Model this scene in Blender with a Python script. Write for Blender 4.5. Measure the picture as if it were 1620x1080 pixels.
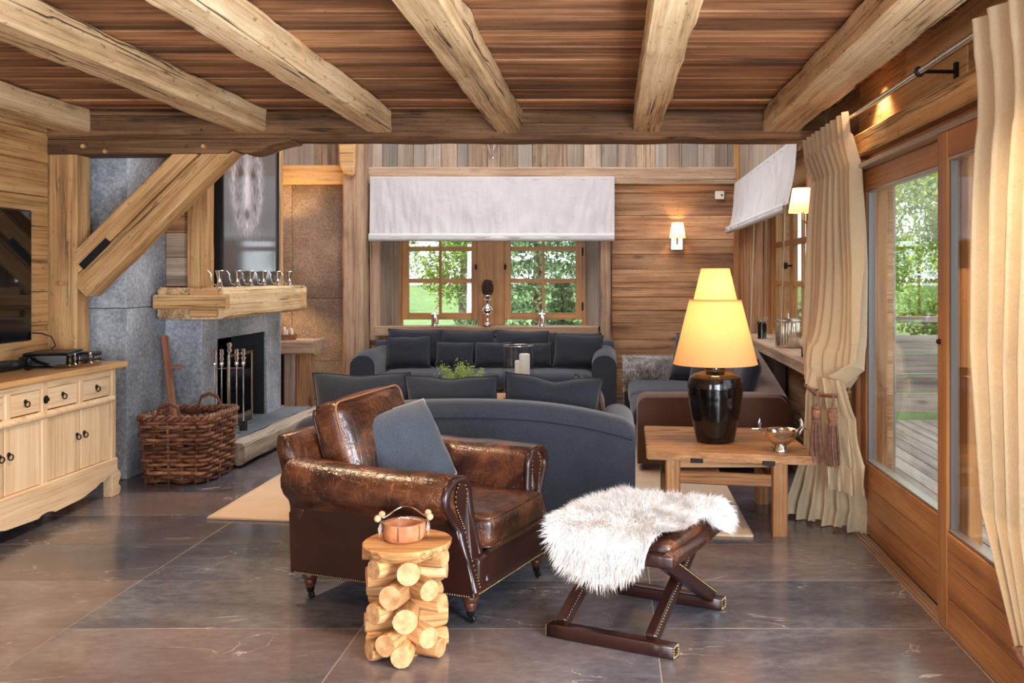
import bpy, bmesh, math, random
import numpy as np
from mathutils import Vector, Matrix, noise as mnoise

for _o in list(bpy.data.objects):
    bpy.data.objects.remove(_o)
C = bpy.context.scene.collection
SC = bpy.context.scene
PI = math.pi
V = Vector
random.seed(7)
RNG = np.random.default_rng(11)

# ------------------------------------------------------------------ camera
EYE = 1.45
F = 1463.0
cam_d = bpy.data.cameras.new('camera')
cam_d.sensor_width = 36.0
cam_d.lens = 36.0 * F / 1620.0
cam_d.shift_x = -158.0 / 1620.0
cam_d.shift_y = -103.0 / 1620.0
cam_d.clip_start = 0.05
cam_d.clip_end = 300
cam = bpy.data.objects.new('camera', cam_d)
cam.location = (0, 0, EYE)
cam.rotation_euler = (PI / 2, 0, 0)
C.objects.link(cam)
SC.camera = cam

# ------------------------------------------------------------------ view, sky, lights
SC.view_settings.view_transform = 'Standard'
SC.view_settings.look = 'None'
SC.view_settings.gamma = 1.0
SC.view_settings.use_curve_mapping = False
SC.view_settings.exposure = 0.22
SC.cycles.use_denoising = True
SC.cycles.max_bounces = 8
SC.cycles.diffuse_bounces = 5
SC.cycles.glossy_bounces = 4
SC.cycles.transparent_max_bounces = 24
SC.cycles.sample_clamp_indirect = 4.0
SC.cycles.caustics_reflective = False
SC.cycles.caustics_refractive = False

world = bpy.data.worlds.new('sky')
SC.world = world
world.use_nodes = True
wn = world.node_tree
wn.nodes.clear()
w_out = wn.nodes.new('ShaderNodeOutputWorld')
w_bg = wn.nodes.new('ShaderNodeBackground')
w_sky = wn.nodes.new('ShaderNodeTexSky')
w_sky.sky_type = 'HOSEK_WILKIE'
w_sky.sun_direction = V((-0.45, -0.55, 0.7)).normalized()
w_sky.turbidity = 5.0
w_mix = wn.nodes.new('ShaderNodeMix')
w_mix.data_type = 'RGBA'
w_mix.inputs[0].default_value = 0.55
w_mix.inputs[7].default_value = (0.86, 0.93, 1.0, 1)
wn.links.new(w_sky.outputs[0], w_mix.inputs[6])
wn.links.new(w_mix.outputs[2], w_bg.inputs[0])
w_bg.inputs[1].default_value = 4.2
wn.links.new(w_bg.outputs[0], w_out.inputs[0])


def light(name, kind, loc, energy, color, look=None, **kw):
    d = bpy.data.lights.new(name, kind)
    d.energy = energy
    d.color = color
    for k, v in kw.items():
        setattr(d, k, v)
    o = bpy.data.objects.new(name, d)
    o.location = loc
    if look is not None:
        o.rotation_euler = (V(look) - V(loc)).to_track_quat('-Z', 'Y').to_euler()
    C.objects.link(o)
    return o


WARM = (1.0, 0.72, 0.45)
# sun over the house, from behind the photographer: lights the trees outside
light('sun', 'SUN', (-10, -12, 20), 5.5, (1.0, 0.94, 0.85), look=(-10 + 4.5, -12 + 5.5, 20 - 7), angle=0.01)
# added cool fill lights behind and left of the camera, no windows built there
light('fill_light_rear', 'AREA', (0.55, -3.4, 1.5), 210, (0.80, 0.89, 1.0), look=(0.3, 5, 1.6), shape='RECTANGLE', size=2.4, size_y=2.2)
light('fill_light_left', 'AREA', (-3.7, -2.9, 1.35), 190, (0.82, 0.90, 1.0), look=(0.2, 2.4, 1.75), shape='RECTANGLE', size=1.6, size_y=2.2)
# added fill light inside the third sliding door, strengthening light from the right
light('fill_light_near_door', 'AREA', (1.28, 1.25, 1.15), 230, (0.82, 0.90, 1.0), look=(-3.0, 3.6, 1.5), shape='RECTANGLE', size=1.2, size_y=1.8)
# added overhead fill light above the lounge, in place of unseen upper windows
light('fill_light_lounge_top', 'AREA', (-1.2, 8.7, 4.9), 225, (0.93, 0.96, 1.0), look=(-1.2, 8.7, 0), shape='RECTANGLE', size=4.2, size_y=3.6)
# recessed downlights in the ceiling strips between the beams
for _x, _y, _e in ((-2.0, 4.7, 170), (-1.15, 2.9, 55), (0.85, 2.55, 130), (-3.0, 2.6, 90), (0.72, 4.6, 60)):
    light('ceiling_downlight', 'SPOT', (_x, _y, 2.56), _e, WARM, look=(_x + 0.02, _y + 0.05, 0), spot_size=math.radians(95), spot_blend=0.7, shadow_soft_size=0.06)
light('wall_downlight', 'SPOT', (1.40, 5.1, 2.56), 26, WARM, look=(1.42, 5.1, 0), spot_size=math.radians(100), spot_blend=0.6, shadow_soft_size=0.03)


# ------------------------------------------------------------------ materials
def lin(r, g, b):
    f = lambda c: (c / 255 / 12.92) if c / 255 <= 0.04045 else ((c / 255 + 0.055) / 1.055) ** 2.4
    return (f(r), f(g), f(b), 1.0)


class NT:
    def __init__(self, name):
        self.m = bpy.data.materials.new(name)
        self.m.use_nodes = True
        self.t = self.m.node_tree
        self.t.nodes.clear()
        self.out = self.t.nodes.new('ShaderNodeOutputMaterial')
        self.p = self.t.nodes.new('ShaderNodeBsdfPrincipled')
        self.t.links.new(self.p.outputs[0], self.out.inputs[0])

    def n(self, typ, **kw):
        nd = self.t.nodes.new('ShaderNode' + typ)
        for k, v in kw.items():
            setattr(nd, k, v)
        return nd

    def l(self, a, b):
        self.t.links.new(a, b)

    def val(self, x, sock):
        if hasattr(x, 'is_output'):
            self.l(x, sock)
        else:
            sock.default_value = x

    def math(self, op, a, b=0.0, clamp=False):
        nd = self.n('Math', operation=op, use_clamp=clamp)
        self.val(a, nd.inputs[0])
        self.val(b, nd.inputs[1])
        return nd.outputs[0]

    def mix(self, fac, a, b, blend='MIX'):
        nd = self.n('Mix', data_type='RGBA', blend_type=blend)
        self.val(fac, nd.inputs[0])
        self.val(a, nd.inputs[6])
        self.val(b, nd.inputs[7])
        return nd.outputs[2]

    def ramp(self, fac, stops):
        nd = self.n('ValToRGB')
        cr = nd.color_ramp
        while len(cr.elements) < len(stops):
            cr.elements.new(0.5)
        for e, (p, c) in zip(cr.elements, stops):
            e.position = p
            e.color = c if len(c) == 4 else (*c, 1)
        self.val(fac, nd.inputs[0])
        return nd.outputs[0]

    def coords(self, scale=(1, 1, 1), rand=True):
        tc = self.n('TexCoord')
        src = tc.outputs['Object']
        if rand:
            oi = self.n('ObjectInfo')
            self.rnd = oi.outputs['Random']
            mul = self.n('VectorMath', operation='SCALE')
            mul.inputs[0].default_value = (31.0, 17.0, 9.0)
            self.l(oi.outputs['Random'], mul.inputs['Scale'])
            add = self.n('VectorMath', operation='ADD')
            self.l(src, add.inputs[0])
            self.l(mul.outputs[0], add.inputs[1])
            src = add.outputs[0]
        self.src = src
        return self.scaled(scale)

    def scaled(self, scale):
        mp = self.n('Mapping')
        self.l(self.src, mp.inputs[0])
        mp.inputs['Scale'].default_value = scale
        return mp.outputs[0]

    def noise(self, vec, scale=1.0, detail=4.0, rough=0.55, dist=0.0):
        nd = self.n('TexNoise')
        self.l(vec, nd.inputs['Vector'])
        nd.inputs['Scale'].default_value = scale
        nd.inputs['Detail'].default_value = detail
        nd.inputs['Roughness'].default_value = rough
        nd.inputs['Distortion'].default_value = dist
        return nd.outputs['Fac']

    def bump(self, h, strength=0.3, dist=0.01):
        nd = self.n('Bump')
        nd.inputs['Strength'].default_value = strength
        nd.inputs['Distance'].default_value = dist
        self.l(h, nd.inputs['Height'])
        self.l(nd.outputs[0], self.p.inputs['Normal'])


def wood(name, dark, mid, light_, rough=0.6, var=0.3, bump=0.35, crack=0.0, knots=0.5, grey=None, fine=1.0, spec=0.3):
    m = NT(name)
    g1 = m.noise(m.coords((0.38, 13, 13)), 1.0, 5, 0.6, 0.25)
    g2 = m.noise(m.scaled((1.6 * fine, 75 * fine, 75 * fine)), 1.0, 4, 0.65)
    g3 = m.noise(m.scaled((0.9, 2.6, 2.6)), 1.0, 4, 0.6)
    f = m.math('ADD', m.math('MULTIPLY', g1, 0.5), m.math('MULTIPLY', g2, 0.5))
    f = m.math('ADD', f, m.math('MULTIPLY', m.math('SUBTRACT', g3, 0.5), 0.5))
    col = m.ramp(f, [(0.34, dark), (0.5, mid), (0.66, light_)])
    if crack:
        pit = m.ramp(m.noise(m.scaled((16, 48, 48)), 1.0, 2), [(0.30, (1, 1, 1)), (0.345, (0, 0, 0))])
        col = m.mix(m.math('MULTIPLY', pit, crack * 0.6), col, tuple(c * 0.3 for c in dark[:3]) + (1,))
    h = f
    if knots:
        vo = m.n('TexVoronoi')
        m.l(m.scaled((1.5, 5.0, 5.0)), vo.inputs['Vector'])
        vo.inputs['Scale'].default_value = 1.0
        k = m.ramp(vo.outputs['Distance'], [(0.04, (1, 1, 1)), (0.15, (0, 0, 0))])
        col = m.mix(m.math('MULTIPLY', k, knots), col, tuple(c * 0.45 for c in dark[:3]) + (1,))
    if crack:
        cn = m.noise(m.scaled((0.13, 7.5, 7.5)), 1.0, 3, 0.55, 0.12)
        d = m.math('ABSOLUTE', m.math('SUBTRACT', cn, 0.5))
        cm = m.ramp(d, [(0.0, (1, 1, 1)), (0.011, (0, 0, 0))])
        gate = m.ramp(m.noise(m.scaled((0.8, 2.4, 2.4)), 1.0, 2), [(0.46, (0, 0, 0)), (0.54, (1, 1, 1))])
        cm = m.math('MULTIPLY', cm, gate)
        col = m.mix(m.math('MULTIPLY', cm, crack), col, (0.012, 0.008, 0.005, 1))
        h = m.math('SUBTRACT', h, m.math('MULTIPLY', cm, 1.5))
    if grey is not None:
        r2 = m.math('FRACT', m.math('MULTIPLY', m.rnd, 7.31))
        col = m.mix(m.math('MULTIPLY', r2, grey[1]), col, grey[0])
    hs = m.n('HueSaturation')
    m.l(col, hs.inputs['Color'])
    m.l(m.math('ADD', m.math('MULTIPLY', m.math('SUBTRACT', m.rnd, 0.5), 2 * var), 1.0), hs.inputs['Value'])
    m.l(hs.outputs[0], m.p.inputs['Base Color'])
    m.p.inputs['Roughness'].default_value = rough
    m.p.inputs['Specular IOR Level'].default_value = spec
    m.bump(h, bump, 0.012)
    return m.m


def plain(name, col, rough=0.5, metal=0.0, nscale=0.0, namt=0.15, bump=0.0, spec=0.5, rscale=None, sheen=0.0, coat=0.0):
    m = NT(name)
    c = col if len(col) == 4 else (*col, 1)
    if nscale:
        n = m.noise(m.coords((1, 1, 1)), nscale, 5, 0.6)
        lo = tuple(x * (1 - namt) for x in c[:3]) + (1,)
        hi = tuple(min(1, x * (1 + namt)) for x in c[:3]) + (1,)
        m.l(m.ramp(n, [(0.3, lo), (0.7, hi)]), m.p.inputs['Base Color'])
        if bump:
            m.bump(n, bump, 0.01)
    else:
        m.p.inputs['Base Color'].default_value = c
    m.p.inputs['Roughness'].default_value = rough
    m.p.inputs['Metallic'].default_value = metal
    m.p.inputs['Specular IOR Level'].default_value = spec
    m.p.inputs['Sheen Weight'].default_value = sheen
    m.p.inputs['Coat Weight'].default_value = coat
    return m.m


M = {}
M['beam'] = wood('hewn_beam_wood', lin(150, 116, 80), lin(216, 180, 134), lin(242, 214, 172), 0.7, 0.1, 0.7, 0.95, 0.45)
M['header'] = wood('dark_beam_wood', lin(54, 36, 24), lin(108, 76, 48), lin(146, 108, 72), 0.65, 0.08, 0.6, 0.95, 0.5)
M['post'] = wood('post_wood', lin(138, 98, 60), lin(196, 150, 98), lin(220, 180, 128), 0.65, 0.1, 0.45, 0.7, 0.5)
M['ceil'] = wood('ceiling_plank_wood', lin(60, 38, 26), lin(144, 98, 66), lin(196, 146, 102), 0.65, 0.42, 0.45, 0.5, 0.5)
M['wall'] = wood('old_wall_plank_wood', lin(112, 74, 48), lin(172, 126, 88), lin(206, 162, 122), 0.65, 0.22, 0.45, 0.6, 0.7)
M['grey'] = wood('grey_wall_plank_wood', lin(100, 80, 64), lin(156, 130, 104), lin(188, 164, 138), 0.7, 0.28, 0.45, 0.5, 0.6, grey=(lin(146, 142, 138), 0.6))
M['greybeam'] = wood('grey_brown_beam_wood', lin(126, 98, 78), lin(176, 144, 116), lin(202, 174, 148), 0.7, 0.1, 0.4, 0.5, 0.5)
M['honey'] = wood('honey_window_wood', lin(142, 96, 54), lin(182, 130, 76), lin(202, 152, 96), 0.45, 0.08, 0.12, 0.0, 0.3, spec=0.4)
M['doorwood'] = wood('door_wood', lin(132, 82, 44), lin(172, 114, 64), lin(194, 138, 84), 0.4, 0.1, 0.12, 0.0, 0.4, spec=0.45)
M['pine'] = wood('pale_pine_wood', lin(190, 152, 112), lin(222, 190, 150), lin(234, 208, 172), 0.5, 0.06, 0.12, 0.0, 0.5)
M['pinetop'] = wood('worn_pine_top_wood', lin(160, 114, 70), lin(202, 156, 102), lin(220, 180, 126), 0.4, 0.05, 0.2, 0.0, 0.5)
M['table'] = wood('table_wood', lin(108, 72, 42), lin(164, 114, 70), lin(194, 146, 98), 0.45, 0.1, 0.35, 0.45, 0.5)
M['drift'] = wood('driftwood', lin(110, 92, 76), lin(176, 158, 138), lin(204, 190, 172), 0.75, 0.1, 0.5, 0.8, 0.4)
M['darkwood'] = wood('dark_brown_wood', lin(46, 24, 16), lin(72, 38, 26), lin(92, 52, 36), 0.3, 0.1, 0.08, 0.0, 0.0, spec=0.5)
M['bark'] = wood('peeled_log_wood', lin(134, 82, 46), lin(198, 146, 92), lin(230, 190, 142), 0.6, 0.3, 0.4, 0.3, 0.2)
M['brownstick'] = wood('brown_stick_wood', lin(104, 62, 44), lin(156, 102, 76), lin(186, 134, 106), 0.5, 0.1, 0.2)


def _ring():
    m = NT('log_end_wood')
    m.coords((1, 1, 1))
    tc = m.n('TexCoord')
    mp = m.n('Mapping')
    m.l(tc.outputs['Object'], mp.inputs[0])
    mp.inputs['Scale'].default_value = (0, 1, 1)
    ln = m.n('VectorMath', operation='LENGTH')
    m.l(mp.outputs[0], ln.inputs[0])
    n = m.noise(m.scaled((30, 30, 30)), 1.0, 3)
    s = m.math('SINE', m.math('ADD', m.math('MULTIPLY', ln.outputs['Value'], 1100.0), m.math('MULTIPLY', n, 14.0)))
    f = m.math('ADD', m.math('MULTIPLY', s, 0.085), m.math('MULTIPLY', n, 0.9))
    m.l(m.ramp(f, [(0.2, lin(160, 106, 60)), (0.6, lin(218, 170, 118))]), m.p.inputs['Base Color'])
    m.p.inputs['Roughness'].default_value = 0.7
    m.bump(f, 0.2, 0.01)
    return m.m


M['ring'] = _ring()


def _slate():
    m = NT('polished_slate')
    n1 = m.noise(m.coords((1.0, 2.0, 1)), 1.1, 6, 0.6, 0.8)
    n2 = m.noise(m.scaled((5, 9, 5)), 3.0, 6, 0.7)
    n3 = m.noise(m.scaled((0.8, 0.8, 0.8)), 0.9, 2)
    f = m.math('ADD', m.math('MULTIPLY', n1, 0.6), m.math('MULTIPLY', n2, 0.4))
    c = m.ramp(f, [(0.32, lin(52, 53, 62)), (0.5, lin(86, 87, 96)), (0.68, lin(128, 126, 130))])
    br = m.ramp(n3, [(0.42, (0, 0, 0)), (0.62, (1, 1, 1))])
    c = m.mix(m.math('MULTIPLY', br, 0.5), c, lin(116, 92, 78), 'MIX')
    vn = m.noise(m.scaled((1.3, 2.6, 1)), 1.2, 4, 0.5, 1.2)
    d = m.math('ABSOLUTE', m.math('SUBTRACT', vn, 0.5))
    vein = m.ramp(d, [(0.0, (1, 1, 1)), (0.006, (0, 0, 0))])
    gate = m.ramp(m.noise(m.scaled((2.3, 2.3, 1)), 1.3, 2), [(0.56, (0, 0, 0)), (0.64, (1, 1, 1))])
    c = m.mix(m.math('MULTIPLY', m.math('MULTIPLY', vein, gate), 0.6), c, lin(214, 204, 192))
    hs = m.n('HueSaturation')
    m.l(c, hs.inputs['Color'])
    m.l(m.math('ADD', m.math('MULTIPLY', m.rnd, 0.4), 0.8), hs.inputs['Value'])
    m.l(hs.outputs[0], m.p.inputs['Base Color'])
    m.l(m.math('ADD', m.math('MULTIPLY', n2, 0.2), 0.07), m.p.inputs['Roughness'])
    m.p.inputs['Specular IOR Level'].default_value = 0.6
    m.bump(n2, 0.06, 0.004)
    return m.m


M['slate'] = _slate()


def _stone(name, a, b, c):
    m = NT(name)
    n1 = m.noise(m.coords((1, 1, 1)), 2.2, 5, 0.6)
    n2 = m.noise(m.scaled((40, 40, 40)), 1.0, 4, 0.7)
    f = m.math('ADD', m.math('MULTIPLY', n1, 0.5), m.math('MULTIPLY', n2, 0.5))
    m.l(m.ramp(f, [(0.34, a), (0.5, b), (0.66, c)]), m.p.inputs['Base Color'])
    m.p.inputs['Roughness'].default_value = 0.55
    m.bump(n2, 0.35, 0.008)
    return m.m


M['stone'] = _stone('grey_leathered_stone', lin(100, 105, 112), lin(154, 160, 168), lin(204, 208, 214))
M['stone_warm_lit'] = _stone('warm_lit_grey_stone', lin(92, 78, 66), lin(140, 120, 102), lin(184, 164, 142))  # same grey stone, warm sconce light put into the colour as brown
M['hearth'] = _stone('dark_hearth_stone', lin(78, 86, 94), lin(104, 112, 120), lin(134, 142, 150))
M['grout'] = plain('pale_grout', lin(144, 130, 116), 0.8)
M['soot'] = plain('sooty_firebox', lin(40, 42, 46), 0.8, nscale=6, namt=0.3)


def _leather():
    m = NT('worn_brown_leather')
    n1 = m.noise(m.coords((1, 1, 1)), 4.5, 5, 0.6, 0.5)
    n2 = m.noise(m.scaled((1, 1, 1)), 60.0, 4, 0.6)
    lines = None
    for sc_, off, wd_ in (((3, 14, 26), 0.0, 0.012), ((22, 5, 9), 4.0, 0.012), ((10, 20, 4), 9.0, 0.012)):
        nn = m.noise(m.scaled(sc_), 1.0, 2, 0.5, 0.8)
        d = m.math('ABSOLUTE', m.math('SUBTRACT', nn, 0.5))
        ln = m.ramp(d, [(0.0, (1, 1, 1)), (wd_, (0, 0, 0))])
        lines = ln if lines is None else m.math('MAXIMUM', lines, ln)
    wear = m.ramp(m.noise(m.scaled((1, 1, 1)), 5.5, 4, 0.6, 0.4), [(0.46, (0, 0, 0)), (0.66, (1, 1, 1))])
    c = m.ramp(n1, [(0.3, lin(28, 12, 8)), (0.5, lin(50, 22, 14)), (0.74, lin(100, 54, 32))])
    c = m.mix(m.math('MULTIPLY', wear, 0.45), c, lin(128, 76, 46))
    c = m.mix(m.math('MULTIPLY', lines, m.math('ADD', m.math('MULTIPLY', wear, 0.34), 0.06)), c, lin(176, 118, 76))
    m.l(c, m.p.inputs['Base Color'])
    m.l(m.math('ADD', m.math('MULTIPLY', n1, 0.22), 0.2), m.p.inputs['Roughness'])
    m.p.inputs['Specular IOR Level'].default_value = 0.55
    h = m.math('ADD', m.math('MULTIPLY', n2, 0.22), m.math('MULTIPLY', n1, 1.3))
    m.bump(m.math('SUBTRACT', h, m.math('MULTIPLY', lines, 0.15)), 0.4, 0.014)
    return m.m


M['leather'] = _leather()
M['leatherdark'] = plain('smooth_dark_leather', lin(44, 21, 17), 0.3, nscale=7, namt=0.25, bump=0.1)
M['pipe'] = plain('pale_leather_piping', lin(150, 100, 66), 0.5)


def fabric(name, col, sheen=0.25, rough=0.9, amt=0.25, scale=160.0):
    m = NT(name)
    n1 = m.noise(m.coords((1, 1, 1)), scale, 2, 0.6)
    n2 = m.noise(m.scaled((1, 1, 1)), 5.0, 3, 0.5)
    f = m.math('ADD', m.math('MULTIPLY', n1, 0.7), m.math('MULTIPLY', n2, 0.3))
    lo = tuple(x * (1 - amt) for x in col[:3]) + (1,)
    hi = tuple(min(1, x * (1 + amt)) for x in col[:3]) + (1,)
    m.l(m.ramp(f, [(0.35, lo), (0.65, hi)]), m.p.inputs['Base Color'])
    m.p.inputs['Roughness'].default_value = rough
    m.p.inputs['Sheen Weight'].default_value = sheen
    m.p.inputs['Specular IOR Level'].default_value = 0.15
    m.bump(f, 0.25, 0.004)
    return m.m


M['felt'] = fabric('charcoal_felt', lin(50, 54, 64))
M['felt2'] = fabric('dark_charcoal_cloth', lin(42, 44, 52))
M['brown_lit_felt'] = fabric('brown_warm_lit_cloth', lin(98, 70, 58))  # charcoal felt with warm light painted in as brown; also on brown cushions
M['pillowgrey'] = fabric('slate_grey_wool', lin(68, 74, 84))
M['piping'] = plain('black_edging', lin(26, 26, 32), 0.9)
M['greypipe'] = plain('grey_cord_piping', lin(168, 156, 148), 0.8)
M['rug'] = fabric('beige_woven_rug', lin(206, 176, 146), 0.1, 0.95, 0.15, 220)


def _linen(name, col, trans):
    m = NT(name)
    w = m.noise(m.coords((1, 1, 1)), 9.0, 5, 0.6, 0.4)
    n = m.noise(m.scaled((220, 220, 60)), 1.0, 2)
    lo = tuple(x * 0.9 for x in col[:3]) + (1,)
    c = m.ramp(n, [(0.3, lo), (0.7, col)])
    m.l(c, m.p.inputs['Base Color'])
    m.p.inputs['Roughness'].default_value = 0.85
    m.p.inputs['Specular IOR Level'].default_value = 0.2
    tr = m.n('BsdfTranslucent')
    m.l(c, tr.inputs[0])
    mx = m.n('MixShader')
    mx.inputs[0].default_value = trans
    m.l(m.p.outputs[0], mx.inputs[1])
    m.l(tr.outputs[0], mx.inputs[2])
    m.l(mx.outputs[0], m.out.inputs[0])
    m.bump(w, 0.5, 0.02)
    return m.m


M['linen'] = _linen('cream_linen', lin(214, 193, 160), 0.25)
M['blind'] = _linen('white_linen', lin(226, 222, 222), 0.2)
M['chrome'] = plain('polished_silver', (0.86, 0.84, 0.82), 0.12, 1.0)
M['nickel'] = plain('aged_silver', (0.72, 0.66, 0.55), 0.25, 1.0, nscale=30, namt=0.2)
M['brass'] = plain('aged_brass', (0.62, 0.46, 0.24), 0.3, 1.0)
M['iron'] = plain('black_iron', lin(34, 30, 28), 0.5, 0.6)
M['alu'] = plain('metal_track', (0.55, 0.50, 0.45), 0.4, 1.0)
M['bead'] = plain('dark_grey_glazing_seal', (0.16, 0.15, 0.15), 0.4, 0.5)
M['black'] = plain('black_plastic', lin(18, 18, 20), 0.4)
M['screen'] = plain('black_glass_screen', lin(8, 8, 10), 0.06, spec=0.7)
M['glaze'] = plain('black_ceramic_glaze', lin(15, 11, 10), 0.14, nscale=14, namt=0.6, bump=0.1, spec=0.6)
M['candle'] = plain('ivory_candle_wax', lin(238, 232, 220), 0.5)
M['bronze'] = plain('bronze_radiator_metal', lin(92, 72, 58), 0.4, 0.7)
M['white'] = plain('cream_plastic', lin(226, 214, 194), 0.5)
M['wicker'] = wood('brown_wicker_rod', lin(62, 36, 24), lin(120, 78, 56), lin(176, 128, 98), 0.45, 0.45, 0.2, 0.0, 0.0)
M['greywicker'] = plain('grey_wicker_strand', lin(84, 86, 90), 0.6, nscale=20, namt=0.3)
M['tassel'] = plain('brown_tassel_thread', lin(116, 78, 58), 0.8, nscale=40, namt=0.5)
M['coral'] = plain('turned_pale_wood', lin(206, 160, 120), 0.5, nscale=30, namt=0.2)
M['bowlwood'] = plain('reddish_wood', lin(186, 122, 82), 0.35, nscale=14, namt=0.35)
M['leafgreen'] = plain('bright_leaf', lin(150, 176, 92), 0.6, nscale=8, namt=0.3)
M['cone'] = plain('pine_cone_scale', lin(60, 38, 28), 0.7)


def _glass():
    m = NT('clear_glass')
    tr = m.n('BsdfTransparent')
    tr.inputs[0].default_value = (0.96, 0.98, 0.97, 1)
    gl = m.n('BsdfGlossy')
    gl.inputs['Roughness'].default_value = 0.0
    lw = m.n('LayerWeight')
    lw.inputs[0].default_value = 0.5
    f = m.math('ADD', m.math('MULTIPLY', m.math('POWER', lw.outputs['Facing'], 5.0), 0.85), 0.045, True)
    mx = m.n('MixShader')
    m.l(f, mx.inputs[0])
    m.l(tr.outputs[0], mx.inputs[1])
    m.l(gl.outputs[0], mx.inputs[2])
    m.l(mx.outputs[0], m.out.inputs[0])
    return m.m


M['glass'] = _glass()


def _shade(name, col, em):
    m = NT(name)
    c = m.ramp(m.noise(m.coords((1, 1, 1)), 90.0, 2), [(0.3, tuple(x * 0.93 for x in col[:3]) + (1,)), (0.7, col)])
    df = m.n('BsdfDiffuse')
    tr = m.n('BsdfTranslucent')
    m.l(c, df.inputs[0])
    m.l(c, tr.inputs[0])
    mx = m.n('MixShader')
    mx.inputs[0].default_value = 0.5
    m.l(df.outputs[0], mx.inputs[1])
    m.l(tr.outputs[0], mx.inputs[2])
    e = m.n('Emission')
    e.inputs[0].default_value = col
    e.inputs[1].default_value = em
    ad = m.n('AddShader')
    m.l(mx.outputs[0], ad.inputs[0])
    m.l(e.outputs[0], ad.inputs[1])
    m.l(ad.outputs[0], m.out.inputs[0])
    return m.m


M['shade'] = _shade('warm_lamp_shade', (0.93, 0.54, 0.24, 1), 0.12)
M['shade2'] = _shade('glowing_sconce_shade', (1.0, 0.72, 0.36, 1), 0.45)


def _attr(name, rough=0.9, sheen=0.0, translucent=0.0, spec=0.2):
    m = NT(name)
    a = m.n('Attribute')
    a.attribute_name = 'col'
    m.l(a.outputs['Color'], m.p.inputs['Base Color'])
    m.p.inputs['Roughness'].default_value = rough
    m.p.inputs['Specular IOR Level'].default_value = spec
    m.p.inputs['Sheen Weight'].default_value = sheen
    if translucent:
        tr = m.n('BsdfTranslucent')
        m.l(a.outputs['Color'], tr.inputs[0])
        mx = m.n('MixShader')
        mx.inputs[0].default_value = translucent
        m.l(m.p.outputs[0], mx.inputs[1])
        m.l(tr.outputs[0], mx.inputs[2])
        m.l(mx.outputs[0], m.out.inputs[0])
    return m.m


M['fur'] = _attr('fur_strands', 0.8, 0.0, 0.3)
M['print'] = _attr('photo_print_under_glass', 0.08, spec=0.8)
M['leafcard'] = _attr('foliage', 0.7, 0.0, 0.4)
M['grass'] = plain('grass', lin(96, 122, 60), 0.9, nscale=1.5, namt=0.3)
M['deck'] = wood('weathered_deck_wood', lin(120, 108, 98), lin(170, 158, 146), lin(196, 186, 176), 0.8, 0.15, 0.3)
M['trunk'] = plain('tree_bark', lin(96, 80, 66), 0.9, nscale=8, namt=0.4, bump=0.5)
M['plaster'] = plain('plain_plaster', lin(190, 170, 146), 0.9)


# ------------------------------------------------------------------ object helpers
def put(name, me, mat, parent=None, mtx=None):
    o = bpy.data.objects.new(name, me)
    if mat is not None and not me.materials:
        for k in (mat if isinstance(mat, (list, tuple)) else [mat]):
            me.materials.append(M[k])
    C.objects.link(o)
    if parent is not None:
        o.parent = parent
    if mtx is not None:
        o.matrix_basis = mtx
    return o


def tag(o, label=None, cat=None, group=None, kind=None):
    if label:
        o['label'] = label
    if cat:
        o['category'] = cat
    if group:
        o['group'] = group
    if kind:
        o['kind'] = kind
    return o


def thing(name, label, cat, loc=(0, 0, 0), rz=0.0, group=None, kind=None):
    o = bpy.data.objects.new(name, None)
    o.empty_display_size = 0.1
    o.location = loc
    o.rotation_euler = (0, 0, rz)
    C.objects.link(o)
    return tag(o, label, cat, group, kind)


def mesh_of(bm, name, smooth=False, auto=None):
    me = bpy.data.meshes.new(name)
    bmesh.ops.recalc_face_normals(bm, faces=bm.faces)
    bm.to_mesh(me)
    bm.free()
    if smooth:
        me.polygons.foreach_set('use_smooth', [True] * len(me.polygons))
        if auto:
            me.set_sharp_from_angle(angle=math.radians(auto))
    return me


def from_py(name, vs, fs, smooth=True, auto=None, fix=True):
    bm = bmesh.new()
    bv = [bm.verts.new(v) for v in vs]
    for f in fs:
        try:
            bm.faces.new([bv[i] for i in f])
        except ValueError:
            pass
    if not fix:
        me = bpy.data.meshes.new(name)
        bm.to_mesh(me)
        bm.free()
        if smooth:
            me.polygons.foreach_set('use_smooth', [True] * len(me.polygons))
        return me
    return mesh_of(bm, name, smooth, auto)


def box_me(name, lx, ly, lz, bev=0.004, seg=1):
    bm = bmesh.new()
    bmesh.ops.create_cube(bm, size=1.0, matrix=Matrix.Diagonal((lx, ly, lz, 1)))
    b = min(bev, 0.45 * min(lx, ly, lz))
    if b > 0:
        bmesh.ops.bevel(bm, geom=list(bm.edges), offset=b, segments=seg, affect='EDGES', profile=0.5)
    return mesh_of(bm, name)


def box(name, parent, mat, x0, x1, y0, y1, z0, z1, g='x', bev=0.004, seg=1):
    lx, ly, lz = abs(x1 - x0), abs(y1 - y0), abs(z1 - z0)
    c = V(((x0 + x1) / 2, (y0 + y1) / 2, (z0 + z1) / 2))
    if g == 'y':
        me = box_me(name, ly, lx, lz, bev, seg)
        R = Matrix.Rotation(PI / 2, 4, 'Z')
    elif g == 'z':
        me = box_me(name, lz, ly, lx, bev, seg)
        R = Matrix.Rotation(-PI / 2, 4, 'Y')
    else:
        me = box_me(name, lx, ly, lz, bev, seg)
        R = Matrix.Identity(4)
    return put(name, me, mat, parent, Matrix.Translation(c) @ R)


def frame_to(p0, p1, up=(0, 0, 1)):
    x = (V(p1) - V(p0)).normalized()
    u = V(up)
    if abs(x.dot(u)) > 0.98:
        u = V((0, 1, 0))
    y = u.cross(x).normalized()
    z = x.cross(y)
    m = Matrix((x, y, z)).transposed().to_4x4()
    m.translation = V(p0)
    return m


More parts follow.
